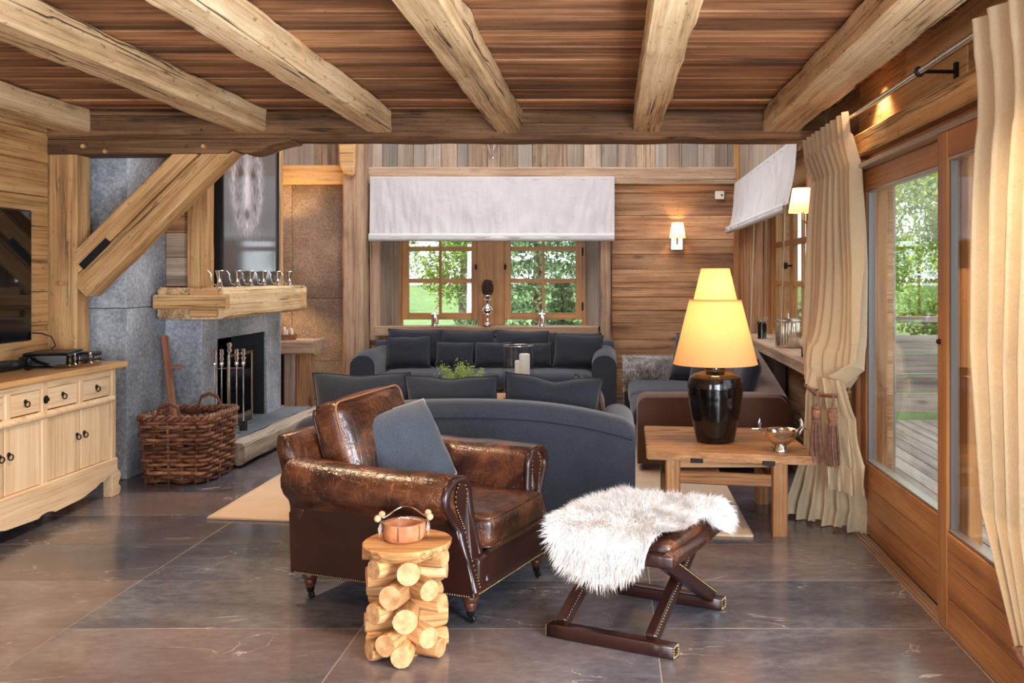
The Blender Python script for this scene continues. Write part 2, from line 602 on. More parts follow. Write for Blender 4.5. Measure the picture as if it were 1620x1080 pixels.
def bar(name, parent, mat, p0, p1, w, h, bev=0.004, up=(0, 0, 1)):
    L = (V(p1) - V(p0)).length
    m = frame_to(p0, p1, up)
    return put(name, box_me(name, L, w, h, bev), mat, parent, m @ Matrix.Translation((L / 2, 0, 0)))


def hewn(name, parent, mat, p0, p1, w, h, rough=0.008, seg=None, rnd=0.02, up=(0, 0, 1), seed=0, taper=0.0):
    """rough hewn timber: rounded rectangle swept along local X with uneven faces"""
    L = (V(p1) - V(p0)).length
    seg = seg or max(6, int(L / 0.09))
    pts = []
    k = 4
    hw, hh = w / 2, h / 2
    corners = [(hw, hh), (-hw, hh), (-hw, -hh), (hw, -hh)]
    for i in range(4):
        a, b = V(corners[i]), V(corners[(i + 1) % 4])
        for t in range(k):
            s = (rnd + (t / (k - 1)) * ((b - a).length - 2 * rnd)) / (b - a).length
            pts.append(a.lerp(b, s))
    vs, fs = [], []
    n = len(pts)
    for s in range(seg + 1):
        x = L * s / seg
        for p in pts:
            q = V((x * 3.1 + seed * 7.7, p.x * 9, p.y * 9))
            d = mnoise.noise(q) * rough + mnoise.noise(q * 3.1) * rough * 0.5
            sc = 1 + d / max(0.02, p.length) - taper * s / seg
            vs.append((x, p.x * sc, p.y * sc))
    for s in range(seg):
        for i in range(n):
            j = (i + 1) % n
            fs.append((s * n + i, s * n + j, (s + 1) * n + j, (s + 1) * n + i))
    fs.append(tuple(range(n)))
    fs.append(tuple(range(seg * n, seg * n + n)))
    me = from_py(name, vs, fs, True, 38)
    return put(name, me, mat, parent, frame_to(p0, p1, up))


def loft_me(name, rings, caps=True, closed=True, smooth=True, auto=50):
    n = len(rings[0])
    vs = [p for r in rings for p in r]
    fs = []
    for s in range(len(rings) - 1):
        for i in range(n if closed else n - 1):
            j = (i + 1) % n
            fs.append((s * n + i, s * n + j, (s + 1) * n + j, (s + 1) * n + i))
    if caps:
        fs.append(tuple(range(n)))
        fs.append(tuple(range((len(rings) - 1) * n, len(rings) * n)))
    return from_py(name, vs, fs, smooth, auto)


def lathe_me(name, prof, n=28, auto=40, wob=0.0, cap=True):
    """profile of (r, z) pairs turned about Z"""
    rings = []
    for r, z in prof:
        rings.append([((r + wob * math.sin(3 * a)) * math.cos(a), (r + wob * math.sin(3 * a)) * math.sin(a), z) for a in (2 * PI * i / n for i in range(n))])
    return loft_me(name, rings, cap, True, True, auto)


def lathe(name, parent, mat, prof, loc=(0, 0, 0), n=28, auto=40, cap=True):
    return put(name, lathe_me(name, prof, n, auto, 0, cap), mat, parent, Matrix.Translation(loc))


def tube_me(name, pts, r, n=8, closed=False, taper=None):
    pts = [V(p) for p in pts]
    N = len(pts)
    rings = []
    prev = None
    for i, p in enumerate(pts):
        a = pts[(i - 1) % N] if (closed or i > 0) else pts[i]
        b = pts[(i + 1) % N] if (closed or i < N - 1) else pts[i]
        t = (b - a).normalized()
        if prev is None:
            u = t.orthogonal().normalized()
        else:
            u = (prev - t * prev.dot(t))
            u = u.normalized() if u.length > 1e-6 else t.orthogonal().normalized()
        prev = u
        w = t.cross(u)
        rr = r if taper is None else taper(i / (N - 1)) * r
        rings.append([tuple(p + (u * math.cos(2 * PI * k / n) + w * math.sin(2 * PI * k / n)) * rr) for k in range(n)])
    if closed:
        rings.append(rings[0])
        return loft_me(name, rings, False, True, True, 60)
    return loft_me(name, rings, True, True, True, 60)


def tube(name, parent, mat, pts, r, n=8, closed=False, taper=None):
    return put(name, tube_me(name, pts, r, n, closed, taper), mat, parent)


def rbox_me(name, sx, sy, sz, r=0.05, n=8, puff=(0, 0, 0), wr=0.0, seed=0):
    """soft upholstered block centred on the origin; puff bulges the X, Y, Z faces"""
    bm = bmesh.new()
    bmesh.ops.create_cube(bm, size=2.0)
    bmesh.ops.subdivide_edges(bm, edges=list(bm.edges), cuts=n, use_grid_fill=True)
    h = V((sx / 2, sy / 2, sz / 2))
    r = min(r, min(h) * 0.98)
    for v in bm.verts:
        c = v.co.copy()
        # denser near the edges
        w = V([math.copysign(abs(t) ** 0.55, t) if abs(t) < 1 else t for t in c])
        p = V((w.x * h.x, w.y * h.y, w.z * h.z))
        q = V([max(-(h[i] - r), min(h[i] - r, p[i])) for i in range(3)])
        d = p - q
        if d.length > 1e-9:
            p = q + d.normalized() * r
        f = [max(0.0, 1 - w[i] ** 2) for i in range(3)]
        p.x += math.copysign(puff[0], c.x) * (abs(c.x) > 0.999) * f[1] * f[2]
        p.y += math.copysign(puff[1], c.y) * (abs(c.y) > 0.999) * f[0] * f[2]
        p.z += math.copysign(puff[2], c.z) * (abs(c.z) > 0.999) * f[0] * f[1]
        if wr:
            s = p * 7 + V((seed * 5.3, seed, 0))
            p += d.normalized() * wr * (mnoise.noise(s) + 0.5 * mnoise.noise(s * 2.3)) if d.length > 1e-9 else V((0, 0, 0))
        v.co = p
    return mesh_of(bm, name, True)


def rbox(name, parent, mat, x0, x1, y0, y1, z0, z1, r=0.05, n=8, puff=(0, 0, 0), rot=None, wr=0.0, seed=0):
    me = rbox_me(name, x1 - x0, y1 - y0, z1 - z0, r, n, puff, wr, seed)
    m = Matrix.Translation(((x0 + x1) / 2, (y0 + y1) / 2, (z0 + z1) / 2))
    return put(name, me, mat, parent, m @ rot if rot is not None else m)


def pillow_parts(w, h, d, seed=0, n=16, dent=0.0, pinch=0.06):
    """a scatter cushion standing in the local XZ plane, thickness along Y; returns body mesh and edge loop"""
    vs, fs = [], []
    def out(u, v):
        cx = 1 - pinch * (1 - v * v)
        cz = 1 - pinch * (1 - u * u)
        x = u * w / 2 * cx
        z = v * h / 2 * cz
        z -= dent * max(0, v) * math.exp(-(u / 0.28) ** 2)
        x += 0.006 * mnoise.noise(V((u * 2, v * 2, seed)))
        z += 0.008 * mnoise.noise(V((v * 2, u * 2, seed + 9)))
        return x, z
    idx = {}
    for side in (-1, 1):
        for i in range(n + 1):
            for j in range(n + 1):
                border = i in (0, n) or j in (0, n)
                if border and (i, j) in idx:
                    idx[(side, i, j)] = idx[(i, j)]
                    continue
                u = math.sin((2 * i / n - 1) * PI / 2)
                v = math.sin((2 * j / n - 1) * PI / 2)
                x, z = out(u, v)
                b = (max(0, 1 - u ** 4) * max(0, 1 - v ** 4)) ** 0.55
                y = side * d / 2 * b
                if not border:
                    y += side * 0.012 * b * (mnoise.noise(V((u * 2.4, v * 2.4, seed + side * 3))) + 0.5 * mnoise.noise(V((u * 6, v * 6, seed))))
                vs.append((x, y, z))
                idx[(side, i, j)] = len(vs) - 1
                if border:
                    idx[(i, j)] = len(vs) - 1
    for side in (-1, 1):
        for i in range(n):
            for j in range(n):
                fs.append((idx[(side, i, j)], idx[(side, i + 1, j)], idx[(side, i + 1, j + 1)], idx[(side, i, j + 1)]))
    loop = [vs[idx[(i, 0)]] for i in range(n)] + [vs[idx[(n, j)]] for j in range(n)] + [vs[idx[(i, n)]] for i in range(n, 0, -1)] + [vs[idx[(0, j)]] for j in range(n, 0, -1)]
    return from_py('pillow_cover', vs, fs, True), loop


def pillow(name, label, cat, loc, w, h, d, lean=0.0, rz=0.0, roll=0.0, mat='felt2', edge='piping', er=0.006, group=None, seed=0, dent=0.0, pinch=0.06):
    """loc is the middle of the bottom edge; lean tips the top back (+Y local)"""
    t = thing(name, label, cat, loc, rz, group)
    me, loop = pillow_parts(w, h, d, seed, dent=dent, pinch=pinch)
    m = Matrix.Rotation(-lean, 4, 'X') @ Matrix.Rotation(roll, 4, 'Y') @ Matrix.Translation((0, 0, h / 2))
    put('cushion_cover', me, mat, t, m)
    put('edge_piping', tube_me('edge_piping', loop, er, 6, True), edge, t, m)
    return t


def torus_me(name, R, r, n=20, k=8):
    return tube_me(name, [(R * math.cos(2 * PI * i / n), R * math.sin(2 * PI * i / n), 0) for i in range(n)], r, k, True)


def ball_me(name, r, sx=1, sy=1, sz=1, u=14, v=10):
    bm = bmesh.new()
    bmesh.ops.create_uvsphere(bm, u_segments=u, v_segments=v, radius=r, matrix=Matrix.Diagonal((sx, sy, sz, 1)))
    return mesh_of(bm, name, True)


def ball(name, parent, mat, loc, r, sx=1, sy=1, sz=1, u=14, v=10):
    return put(name, ball_me(name, r, sx, sy, sz, u, v), mat, parent, Matrix.Translation(loc))


def prism_me(name, pts, y0, y1, bev=0.0):
    """outline in local XZ pulled from y0 to y1"""
    bm = bmesh.new()
    a = [bm.verts.new((x, y0, z)) for x, z in pts]
    b = [bm.verts.new((x, y1, z)) for x, z in pts]
    bm.faces.new(a)
    bm.faces.new(list(reversed(b)))
    n = len(pts)
    for i in range(n):
        bm.faces.new((a[i], b[i], b[(i + 1) % n], a[(i + 1) % n]))
    if bev:
        bmesh.ops.bevel(bm, geom=list(bm.edges), offset=bev, segments=1, affect='EDGES')
    return mesh_of(bm, name)


def copy_tree(o, parent=None):
    c = o.copy()
    C.objects.link(c)
    if parent is not None:
        c.parent = parent
    for ch in list(o.children):
        copy_tree(ch, c)
    return c


def strands_me(name, P, N, L, width, flow, col_root, col_tip, curl=0.4, rng=RNG):
    """fur: thin tapering blades; P, N (n x 3), L (n), flow (n x 3) direction they lie in, colours (n x 3)"""
    n = len(P)
    rnd = rng.normal(size=(n, 3)) * curl
    D = N + flow + rnd * 0.6
    D /= np.linalg.norm(D, axis=1)[:, None]
    D2 = D + flow * 0.9 + rng.normal(size=(n, 3)) * curl * 0.6
    D2 /= np.linalg.norm(D2, axis=1)[:, None]
    S = np.cross(D, rng.normal(size=(n, 3)))
    S /= np.linalg.norm(S, axis=1)[:, None] + 1e-9
    S *= width
    mid = P + D * (L * 0.5)[:, None]
    tip = mid + D2 * (L * 0.5)[:, None]
    vs = np.empty((n, 5, 3))
    vs[:, 0] = P - S
    vs[:, 1] = P + S
    vs[:, 2] = mid - S * 0.7
    vs[:, 3] = mid + S * 0.7
    vs[:, 4] = tip
    base = (np.arange(n) * 5)[:, None]
    loops = np.concatenate([base + np.array([[0, 1, 3, 2]]), base + np.array([[2, 3, 4]])], axis=1).ravel()
    me = bpy.data.meshes.new(name)
    me.vertices.add(n * 5)
    me.vertices.foreach_set('co', vs.ravel())
    me.loops.add(n * 7)
    me.loops.foreach_set('vertex_index', loops.astype(np.int32))
    me.polygons.add(n * 2)
    st = (np.arange(n) * 7)[:, None] + np.array([[0, 4]])
    me.polygons.foreach_set('loop_start', st.ravel().astype(np.int32))
    me.update(calc_edges=True)
    cols = np.ones((n, 5, 4), dtype=np.float32)
    cols[:, 0, :3] = cols[:, 1, :3] = col_root
    cols[:, 2, :3] = cols[:, 3, :3] = (col_root + col_tip) / 2
    cols[:, 4, :3] = col_tip
    at = me.color_attributes.new('col', 'FLOAT_COLOR', 'POINT')
    at.data.foreach_set('color', cols.ravel())
    return me


def set_col(me, cols):
    c = np.ones((len(me.vertices), 4), dtype=np.float32)
    c[:, :3] = cols
    at = me.color_attributes.new('col', 'FLOAT_COLOR', 'POINT')
    at.data.foreach_set('color', c.ravel())


# ================================================================== THE SETTING
def struct(name, label, cat='structure', loc=(0, 0, 0), rz=0.0):
    return thing(name, label, cat, loc, rz, None, 'structure')


def slab(name, label, mat, x0, x1, y0, y1, z0, z1):
    o = box(name, None, mat, x0, x1, y0, y1, z0, z1, bev=0)
    return tag(o, label, 'structure', None, 'structure')


# ---- floor: slate tiles, 1.215 x 0.6 m, on a pale grout bed
floor = slab('floor', 'polished dark slate tile floor with pale joints', 'grout', -3.95, 1.60, -4.0, 11.0, -0.10, -0.0015)
floor['category'] = 'floor'
for i in range(6):
    for j in range(-3, 12):
        x0, x1 = -4.68 + 1.215 * i, -4.68 + 1.215 * (i + 1)
        y0, y1 = 3.81 + 0.6 * j, 3.81 + 0.6 * (j + 1)
        x0, x1 = max(x0, -3.95), min(x1, 1.365)
        if x1 - x0 < 0.05:
            continue
        t = box('slate_tile', floor, 'slate', x0 + 0.0028, x1 - 0.0028, y0 + 0.0028, y1 - 0.0028, -0.02, 0.0, bev=0.0012)
        pass
        t.matrix_parent_inverse = floor.matrix_basis.inverted()


def fixp(o, parent):
    """keep a child built in world coordinates where it is under a parent that is not at the origin"""
    o.matrix_parent_inverse = parent.matrix_basis.inverted()
    return o


# ---- shell of the house (the parts out of view close it off)
plain_wall = 'plaster'
ceil_shell = slab('ceiling', 'board ceiling of dark red brown planks between hewn beams', 'ceil', -3.95, 1.60, -4.0, 6.58, 2.62, 2.9)
ceil_shell['category'] = 'ceiling'
slab('wall_upper', 'upper wall above the header beam, facing the lounge', 'wall', -3.95, 1.60, 6.42, 6.58, 2.9, 5.3)
slab('ceiling_gallery', 'high ceiling over the lounge, out of view', 'ceil', -4.1, 1.95, 6.4, 11.6, 5.3, 5.5)
slab('wall_rear', 'plain wall behind the viewpoint, out of view', 'plaster', -4.1, 1.8, -4.2, -4.0, -0.1, 2.9)
wl = slab('wall_left', 'left wall of old horizontal planks', 'wall', -4.1, -3.95, -4.2, 11.6, -0.1, 5.5)
wl['category'] = 'wall'
z = 0.0
rows = []
while z < 2.6:
    h = random.uniform(0.2, 0.27)
    rows.append((z, min(2.61, z + h)))
    z += h
for z0, z1 in rows:
    cut = random.uniform(4.0, 4.9)
    for a, b in ((0.5, cut), (cut, 6.32)):
        p = box('wall_plank', wl, 'post', -3.95, -3.85 + random.uniform(-0.004, 0.004), a + 0.002, b - 0.002, z0 + 0.002, z1 - 0.002, 'y', 0.004)
        fixp(p, wl)

# ---- ceiling planks, running across
y = 1.6
while y < 6.3:
    w = random.choice((0.10, 0.13, 0.15, 0.17, 0.19))
    y1 = min(6.32, y + w)
    p = box('ceiling_plank', ceil_shell, 'ceil', -3.9, 1.5, y + 0.004, y1 - 0.004, 2.588 + random.uniform(0, 0.012), 2.625, 'x', 0.005)
    fixp(p, ceil_shell)
    y = y1

# ---- hewn ceiling beams
for k, (x0, x1, lab) in enumerate((
        (-3.755, -3.56, 'hewn ceiling beam along the left wall, above the television'),
        (-2.566, -2.355, 'hewn ceiling beam, second from the left wall, full of worm holes'),
        (-1.673, -1.502, 'hewn ceiling beam, third from the left wall'),
        (-0.795, -0.612, 'hewn ceiling beam above the armchair, split along its middle'),
        (0.145, 0.328, 'hewn ceiling beam above the slate floor between armchair and stool'),
        (1.03, 1.272, 'wide hewn ceiling beam beside the curtain rod'))):
    b = hewn('ceiling_beam', None, 'beam', ((x0 + x1) / 2, 0.6, 2.512), ((x0 + x1) / 2, 6.3, 2.512), x1 - x0, 0.155, 0.011, 60, 0.009, seed=k)
    tag(b, lab, 'beam', 'ceiling beams', 'structure')

# ---- header beam across the opening, its corbel, post and brace
hb = hewn('header_beam', None, 'header', (-3.95, 6.44, 2.487), (1.455, 6.44, 2.487), 0.28, 0.20, 0.012, 60, 0.02, seed=21)
tag(hb, 'long dark timber header beam spanning the room below the ceiling beams', 'beam', None, 'structure')
pts = [(-3.95, 2.385), (-2.19, 2.392), (-2.19, 2.37), (-2.26, 2.368), (-2.34, 2.345), (-2.41, 2.31), (-2.47, 2.292), (-2.53, 2.295), (-2.58, 2.33), (-2.63, 2.292), (-3.95, 2.282)]
cb = put('corbel_beam', prism_me('corbel_beam', pts, 6.31, 6.55, 0.006), 'header')
tag(cb, 'short dark corbel beam with a carved curled end below the header beam', 'beam', None, 'structure')
for px, pz in ((-3.60, 2.335), (-2.78, 2.335), (-3.45, 2.30)):
    fixp(hewn('wooden_peg', cb, 'post', (px, 6.318, pz), (px, 6.285, pz), 0.026, 0.026, 0.002, 4, 0.008), cb)
ps = hewn('timber_post', None, 'post', (-3.80, 6.43, -0.004), (-3.80, 6.43, 2.29), 0.255, 0.185, 0.008, 30, 0.015, seed=4)
tag(ps, 'square timber post beside the television, under the corbel beam', 'post', None, 'structure')
fixp(hewn('wooden_peg', ps, 'post', (-3.735, 6.31, 1.40), (-3.735, 6.275, 1.40), 0.028, 0.028, 0.002, 4, 0.008), ps)
# brace: front outline in XZ
br = thing('diagonal_brace', 'diagonal timber brace with an old mortise slot, post to corbel', 'brace', (-3.70, 6.45, 1.40), 0, None, 'structure')
a0, a1 = V((-3.70, 6.45, 1.43)), V((-2.72, 6.45, 2.40))
d = (a1 - a0).normalized()
nrm = V((-d.z, 0, d.x))
up_pts = hewn('brace_upper_half', br, 'post', a0 + nrm * 0.075 + d * 0.02, a1 + nrm * 0.075 - d * 0.03, 0.2, 0.125, 0.007, 26, 0.012, up=(0, 0, 1), seed=31)
lo_pts = hewn('brace_lower_half', br, 'post', a0 - nrm * 0.07 - d * 0.02, a1 - nrm * 0.07 + d * 0.02, 0.2, 0.15, 0.008, 26, 0.015, up=(0, 0, 1), seed=32)
slot = bar('mortise_slot', br, 'iron', a0 + d * 0.10 + nrm * 0.02 + V((0, -0.097, 0)), a0 + d * 0.36 + nrm * 0.02 + V((0, -0.097, 0)), 0.012, 0.05, 0)
for o in (up_pts, lo_pts, slot):
    fixp(o, br)

# ---- chimney: stone slabs
ch = struct('chimney_breast', 'grey stone clad chimney breast with open fireplace', 'chimney')
box('chimney_core', ch, 'soot', -3.95, -3.50, 6.66, 8.95, -0.004, 5.2, bev=0)
box('chimney_core', ch, 'soot', -3.5, -3.22, 7.21, 7.44, -0.004, 1.13, bev=0)
box('chimney_core', ch, 'soot', -3.5, -3.22, 8.55, 8.86, -0.004, 1.13, bev=0)
box('chimney_core', ch, 'soot', -3.5, -3.22, 7.44, 8.55, 0.97, 1.13, bev=0)
for z0, z1 in ((0, 1.222), (1.222, 2.62)):
    box('stone_slab', ch, 'stone', -3.95, -3.462, 6.60, 6.66, z0 + 0.002, z1 - 0.002, 'z', 0.003)
    box('stone_slab', ch, 'stone', -3.50, -3.46, 6.602, 7.17, z0 + 0.002, z1 - 0.002, 'z', 0.003)
box('stone_slab', ch, 'stone', -3.50, -3.184, 7.17, 7.21, 0, 1.127, 'z', 0.003)
box('stone_slab', ch, 'stone', -3.22, -3.18, 7.172, 7.46, 0, 1.127, 'z', 0.003)
box('stone_slab', ch, 'stone', -3.22, -3.18, 7.464, 8.51, 0.945, 1.127, 'y', 0.003)
box('stone_slab', ch, 'stone', -3.22, -3.175, 8.514, 8.86, 0, 1.127, 'z', 0.003)
box('stone_slab', ch, 'stone', -3.5, -3.184, 8.86, 8.9, 0, 1.127, 'z', 0.003)
# firebox liner
box('firebox_panel', ch, 'soot', -3.52, -3.5, 7.44, 8.55, 0.0, 1.0, 'y', 0.002)
box('firebox_panel', ch, 'soot', -3.5, -3.2, 8.50, 8.52, 0.19, 0.97, 'x', 0.002)
box('firebox_panel', ch, 'soot', -3.5, -3.2, 7.44, 7.46, 0.19, 0.97, 'x', 0.002)
box('firebox_panel', ch, 'hearth', -3.5, -3.18, 7.46, 8.51, -0.004, 0.188, 'y', 0.002)
# timber facing above the mantel
zc = 1.37
while zc < 2.75:
    zz = zc + random.uniform(0.17, 0.24)
    box('chimney_plank', ch, 'grey' if random.random() < .2 else 'wall', -3.46, -3.26, 7.17, 7.20, zc + 0.002, zz - 0.002, 'x', 0.003)
    box('chimney_plank', ch, 'wall', -3.28, -3.25, 7.21, 8.76, zc + 0.002, zz - 0.002, 'y', 0.003)
    zc = zz
box('chimney_plank', ch, 'grey', -3.46, -3.28, 7.20, 8.8, 2.7, 5.2, 'z', 0.003)
hewn('chimney_post', ch, 'post', (-3.19, 7.175, 1.366), (-3.19, 7.175, 2.85), 0.15, 0.145, 0.004, 16, 0.01, seed=9)
hewn('chimney_post', ch, 'post', (-3.21, 8.80, 1.366), (-3.21, 8.80, 2.85), 0.12, 0.14, 0.004, 16, 0.01, seed=10)

# raised hearth
he = struct('hearth', 'raised stone hearth with a weathered timber kerb in front of the fireplace', 'hearth')
box('hearth_slab', he, 'hearth', -3.175, -2.93, 7.05, 7.95, 0.0, 0.188, 'y', 0.004)
box('hearth_slab', he, 'hearth', -3.175, -2.93, 7.954, 9.0, 0.0, 0.188, 'y', 0.004)
hewn('hearth_kerb', he, 'drift', (-2.855, 7.0, 0.103), (-2.855, 9.02, 0.103), 0.15, 0.165, 0.01, 26, 0.02, seed=14)

# ---- back wall
wb = slab('wall_back', 'timber back wall with window recess, stone panels and old planks', 'wall', -4.1, 1.95, 11.02, 11.06, 2.5, 5.5)
wb['category'] = 'wall'
for x0, x1, z0, z1 in ((-4.1, -2.86, -0.1, 2.5), (-0.05, 1.95, -0.1, 2.5), (-2.86, -0.05, -0.1, 0.80), ):
    box('wall_core', wb, 'wall', x0, x1, 11.02, 11.06, z0, z1, bev=0)
for x0, x1, z0, z1 in ((-4.1, -2.62, -0.1, 5.5), (-0.29, 1.95, -0.1, 5.5), (-2.62, -0.29, -0.1, 0.84), (-2.62, -0.29, 2.3, 5.5)):
    box('wall_core', wb, 'wall', x0, x1, 11.3, 11.5, z0, z1, bev=0)
for x0, x1, z0, z1 in ((-3.95, -3.79, 0, 0.45), (-3.79, -3.06, 0, 0.45), (-3.95, -3.79, 0.45, 1.19), (-3.79, -3.06, 0.45, 1.19), (-3.95, -3.79, 1.19, 2.53), (-3.79, -3.06, 1.19, 2.53)):
    box('stone_slab', wb, 'stone_warm_lit', x0 + 0.002, x1 - 0.002, 10.96, 11.02, z0 + 0.002, z1 - 0.002, 'z', 0.003)
hewn('wall_beam', wb, 'post', (-3.95, 10.93, 2.645), (-3.1, 10.93, 2.645), 0.16, 0.225, 0.004, 10, 0.012, seed=3)
hewn('wall_beam', wb, 'greybeam', (-2.86, 10.94, 2.635), (1.46, 10.94, 2.635), 0.13, 0.2, 0.004, 26, 0.01, seed=5)
x = -3.95
while x < 1.5:
    w = random.uniform(0.11, 0.24)
    x1 = min(1.5, x + w)
    box('wall_board', wb, 'grey', x + 0.002, x1 - 0.002, 10.97 + random.uniform(0, 0.008), 11.02, 2.735, 5.2, 'z', 0.003)
    x = x1
zz = [0.0, 0.14, 0.36, 0.60, 0.90, 1.05, 1.20, 1.38, 1.53, 1.71, 1.89, 2.17, 2.44, 2.53]
for z0, z1 in zip(zz, zz[1:]):
    box('wall_plank', wb, 'wall', 0.0, 1.5, 10.965 + random.uniform(0, 0.008), 11.02, z0 + 0.002, z1 - 0.002, 'x', 0.003)
for z0, z1 in ((0, 0.22), (0.22, 0.45), (0.45, 0.64), (0.64, 0.76)):
    box('wall_plank', wb, 'wall', -2.86, 0.0, 10.965, 11.02, z0 + 0.002, z1 - 0.002, 'x', 0.003)
hewn('window_post', wb, 'greybeam', (-0.075, 10.95, 0), (-0.075, 10.95, 2.55), 0.12, 0.16, 0.003, 12, 0.008, seed=6)
hewn('window_post', wb, 'greybeam', (-2.80, 10.95, 0.7), (-2.80, 10.95, 2.55), 0.12, 0.08, 0.003, 12, 0.008, seed=7)
hewn('window_ledge', wb, 'greybeam', (-2.79, 10.95, 0.805), (-0.16, 10.95, 0.805), 0.18, 0.115, 0.003, 16, 0.008, seed=8)
box('window_ledge_board', wb, 'honey', -2.75, -0.16, 11.03, 11.22, 0.845, 0.86, 'x', 0.003)
for xa, xb in (((-2.765, -2.57)), ((-0.145, -0.335))):
    for k in range(3):
        p0 = V((xa + (xb - xa) * k / 3, 10.99 + 0.27 * k / 3, 0))
        p1 = V((xa + (xb - xa) * (k + 0.96) / 3, 10.99 + 0.27 * (k + 0.96) / 3, 0))
        mid = (p0 + p1) / 2
        o = put('reveal_board', box_me('reveal_board', 1.62, 0.025, (p1 - p0).length, 0.003), 'grey', wb)
        ang = math.atan2(p1.y - p0.y, p1.x - p0.x)
        o.matrix_basis = Matrix.Translation((mid.x, mid.y, 1.66)) @ Matrix.Rotation(ang, 4, 'Z') @ Matrix.Rotation(-PI / 2, 4, 'Y') @ Matrix.Rotation(PI / 2, 4, 'X') @ Matrix.Rotation(PI / 2, 4, 'X')
box('window_mullion', wb, 'honey', -1.63, -1.305, 11.20, 11.32, 0.84, 2.3, 'z', 0.006)
box('window_frame_side', wb, 'honey', -2.62, -2.55, 11.22, 11.32, 0.84, 2.3, 'z', 0.006)
box('window_frame_side', wb, 'honey', -0.365, -0.29, 11.22, 11.32, 0.84, 2.3, 'z', 0.006)
for o in wb.children:
    fixp(o, wb)
bp = hewn('timber_post', None, 'greybeam', (-2.985, 10.80, -0.004), (-2.985, 10.80, 5.0), 0.24, 0.31, 0.01, 40, 0.02, seed=12)
tag(bp, 'tall weathered timber post between stone panel and lounge window', 'post', None, 'structure')
pts = [(-3.14, 3.3), (-3.12, 2.75), (-3.09, 2.65), (-3.03, 2.61), (-2.95, 2.605), (-2.93, 3.3)]
kb = put('post_bracket', prism_me('post_bracket', pts, 10.58, 10.69, 0.012), 'post', bp)
fixp(kb, bp)


def sash(name, label, loc, rz, W, H, handle_x=None, hinge_x=None, rows=3):
    """casement: local X along the wall, Z up, +Y outdoors"""
    t = struct(name, label, 'window', loc, rz)
    s = 0.082
    box('stile', t, 'honey', 0, s, -0.024, 0.024, 0, H, 'z', 0.005)
    box('stile', t, 'honey', W - s, W, -0.024, 0.024, 0, H, 'z', 0.005)
    box('rail', t, 'honey', s, W - s, -0.023, 0.023, 0, s, 'x', 0.005)
    box('rail', t, 'honey', s, W - s, -0.023, 0.023, H - s, H, 'x', 0.005)
    gw, gh = (W - 2 * s), (H - 2 * s)
    box('glazing_bar', t, 'honey', W / 2 - 0.016, W / 2 + 0.016, -0.017, 0.017, s, H - s, 'z', 0.004)
    for r in range(1, rows):
        zb = s + gh * r / rows
        box('glazing_bar', t, 'honey', s, W - s, -0.016, 0.016, zb - 0.028, zb + 0.028, 'x', 0.004)
    for r in range(rows):
        for c in range(2):
            x0 = s + gw * c / 2 + (0.016 if c else 0)
            x1 = s + gw * (c + 1) / 2 - (0 if c else 0.016)
            z0 = s + gh * r / rows + (0.028 if r else 0)
            z1 = s + gh * (r + 1) / rows - (0.028 if r < rows - 1 else 0)
            box('pane', t, 'glass', x0, x1, -0.003, 0.003, z0, z1, bev=0)
    if handle_x is not None:
        h = put('handle', ball_me('handle', 0.024, 0.6, 0.5, 1.5), 'iron', t, Matrix.Translation((handle_x, -0.075, H * 0.48)))
        put('handle_shank', tube_me('handle_shank', [(0, 0.0, 0), (0, 0.05, 0)], 0.008, 8), 'iron', h)
    if hinge_x is not None:
        for hz in (0.16, H * 0.62):
            lathe('hinge', t, 'iron', [(0.0, hz - 0.05), (0.011, hz - 0.05), (0.011, hz + 0.05), (0.0, hz + 0.05)], (hinge_x, -0.036, 0), 8)
    return t


sash('window_1', 'left casement of the lounge window behind the far sofa', (-2.55, 11.26, 0.925), 0, 0.925, 1.33, 0.905, None)
sash('window_2', 'right casement of the lounge window behind the far sofa', (-1.31, 11.26, 0.925), 0, 0.95, 1.33, 0.02, 0.955)

# ---- right wall: window part beyond the header
wr = slab('wall_right', 'right wall of old planks with a deep window and sill', 'wall', 1.56, 1.63, 5.36, 7.12, -0.1, 5.5)
wr['category'] = 'wall'
for y0, y1, z0, z1 in ((9.9, 11.5, -0.1, 5.5), (7.15, 9.9, -0.1, 0.8), (7.15, 9.9, 2.5, 5.5)):
    box('wall_core', wr, 'wall', 1.56, 1.9, y0, y1, z0, z1, bev=0)
zs = [0.0, 0.17, 0.33, 0.52, 0.68, 0.76]
for z0, z1 in zip(zs, zs[1:]):
    for a, b in ((5.6, 7.3), (7.3, 9.0), (9.0, 10.96)):
        box('wall_plank', wr, 'wall', 1.5 + random.uniform(-0.008, 0.008), 1.56, a + 0.002, b - 0.002, z0 + 0.002, z1 - 0.002, 'y', 0.004)
zs = [0.76, 1.0, 1.22, 1.45, 1.66, 1.9, 2.12, 2.34, 2.58]
for z0, z1 in zip(zs, zs[1:]):
    box('wall_plank', wr, 'wall', 1.5 + random.uniform(-0.005, 0.005), 1.56, 5.6, 7.10, z0 + 0.002, z1 - 0.002, 'y', 0.004)
for a, b in ((9.95, 10.2), (10.2, 10.46), (10.46, 10.72), (10.72, 10.96)):
    box('wall_board', wr, 'darkold' if 'darkold' in M else 'wall', 1.5, 1.56, a + 0.002, b - 0.002, 0.76, 2.58, 'z', 0.004)
yy = 5.6
while yy < 10.95:
    w = random.uniform(0.16, 0.3)
    y1 = min(10.96, yy + w)
    box('wall_board', wr, 'grey', 1.5, 1.56, yy + 0.002, y1 - 0.002, 2.58, 5.2, 'z', 0.004)
    yy = y1
box('corner_trim', wr, 'honey', 1.44, 1.5, 10.88, 10.965, 0, 5.0, 'z', 0.006)
for k in range(2):
    box('reveal_board', wr, 'wall', 1.505 + 0.12 * k, 1.62 + 0.12 * k, 9.87, 9.9, 0.84, 2.5, 'z', 0.004)
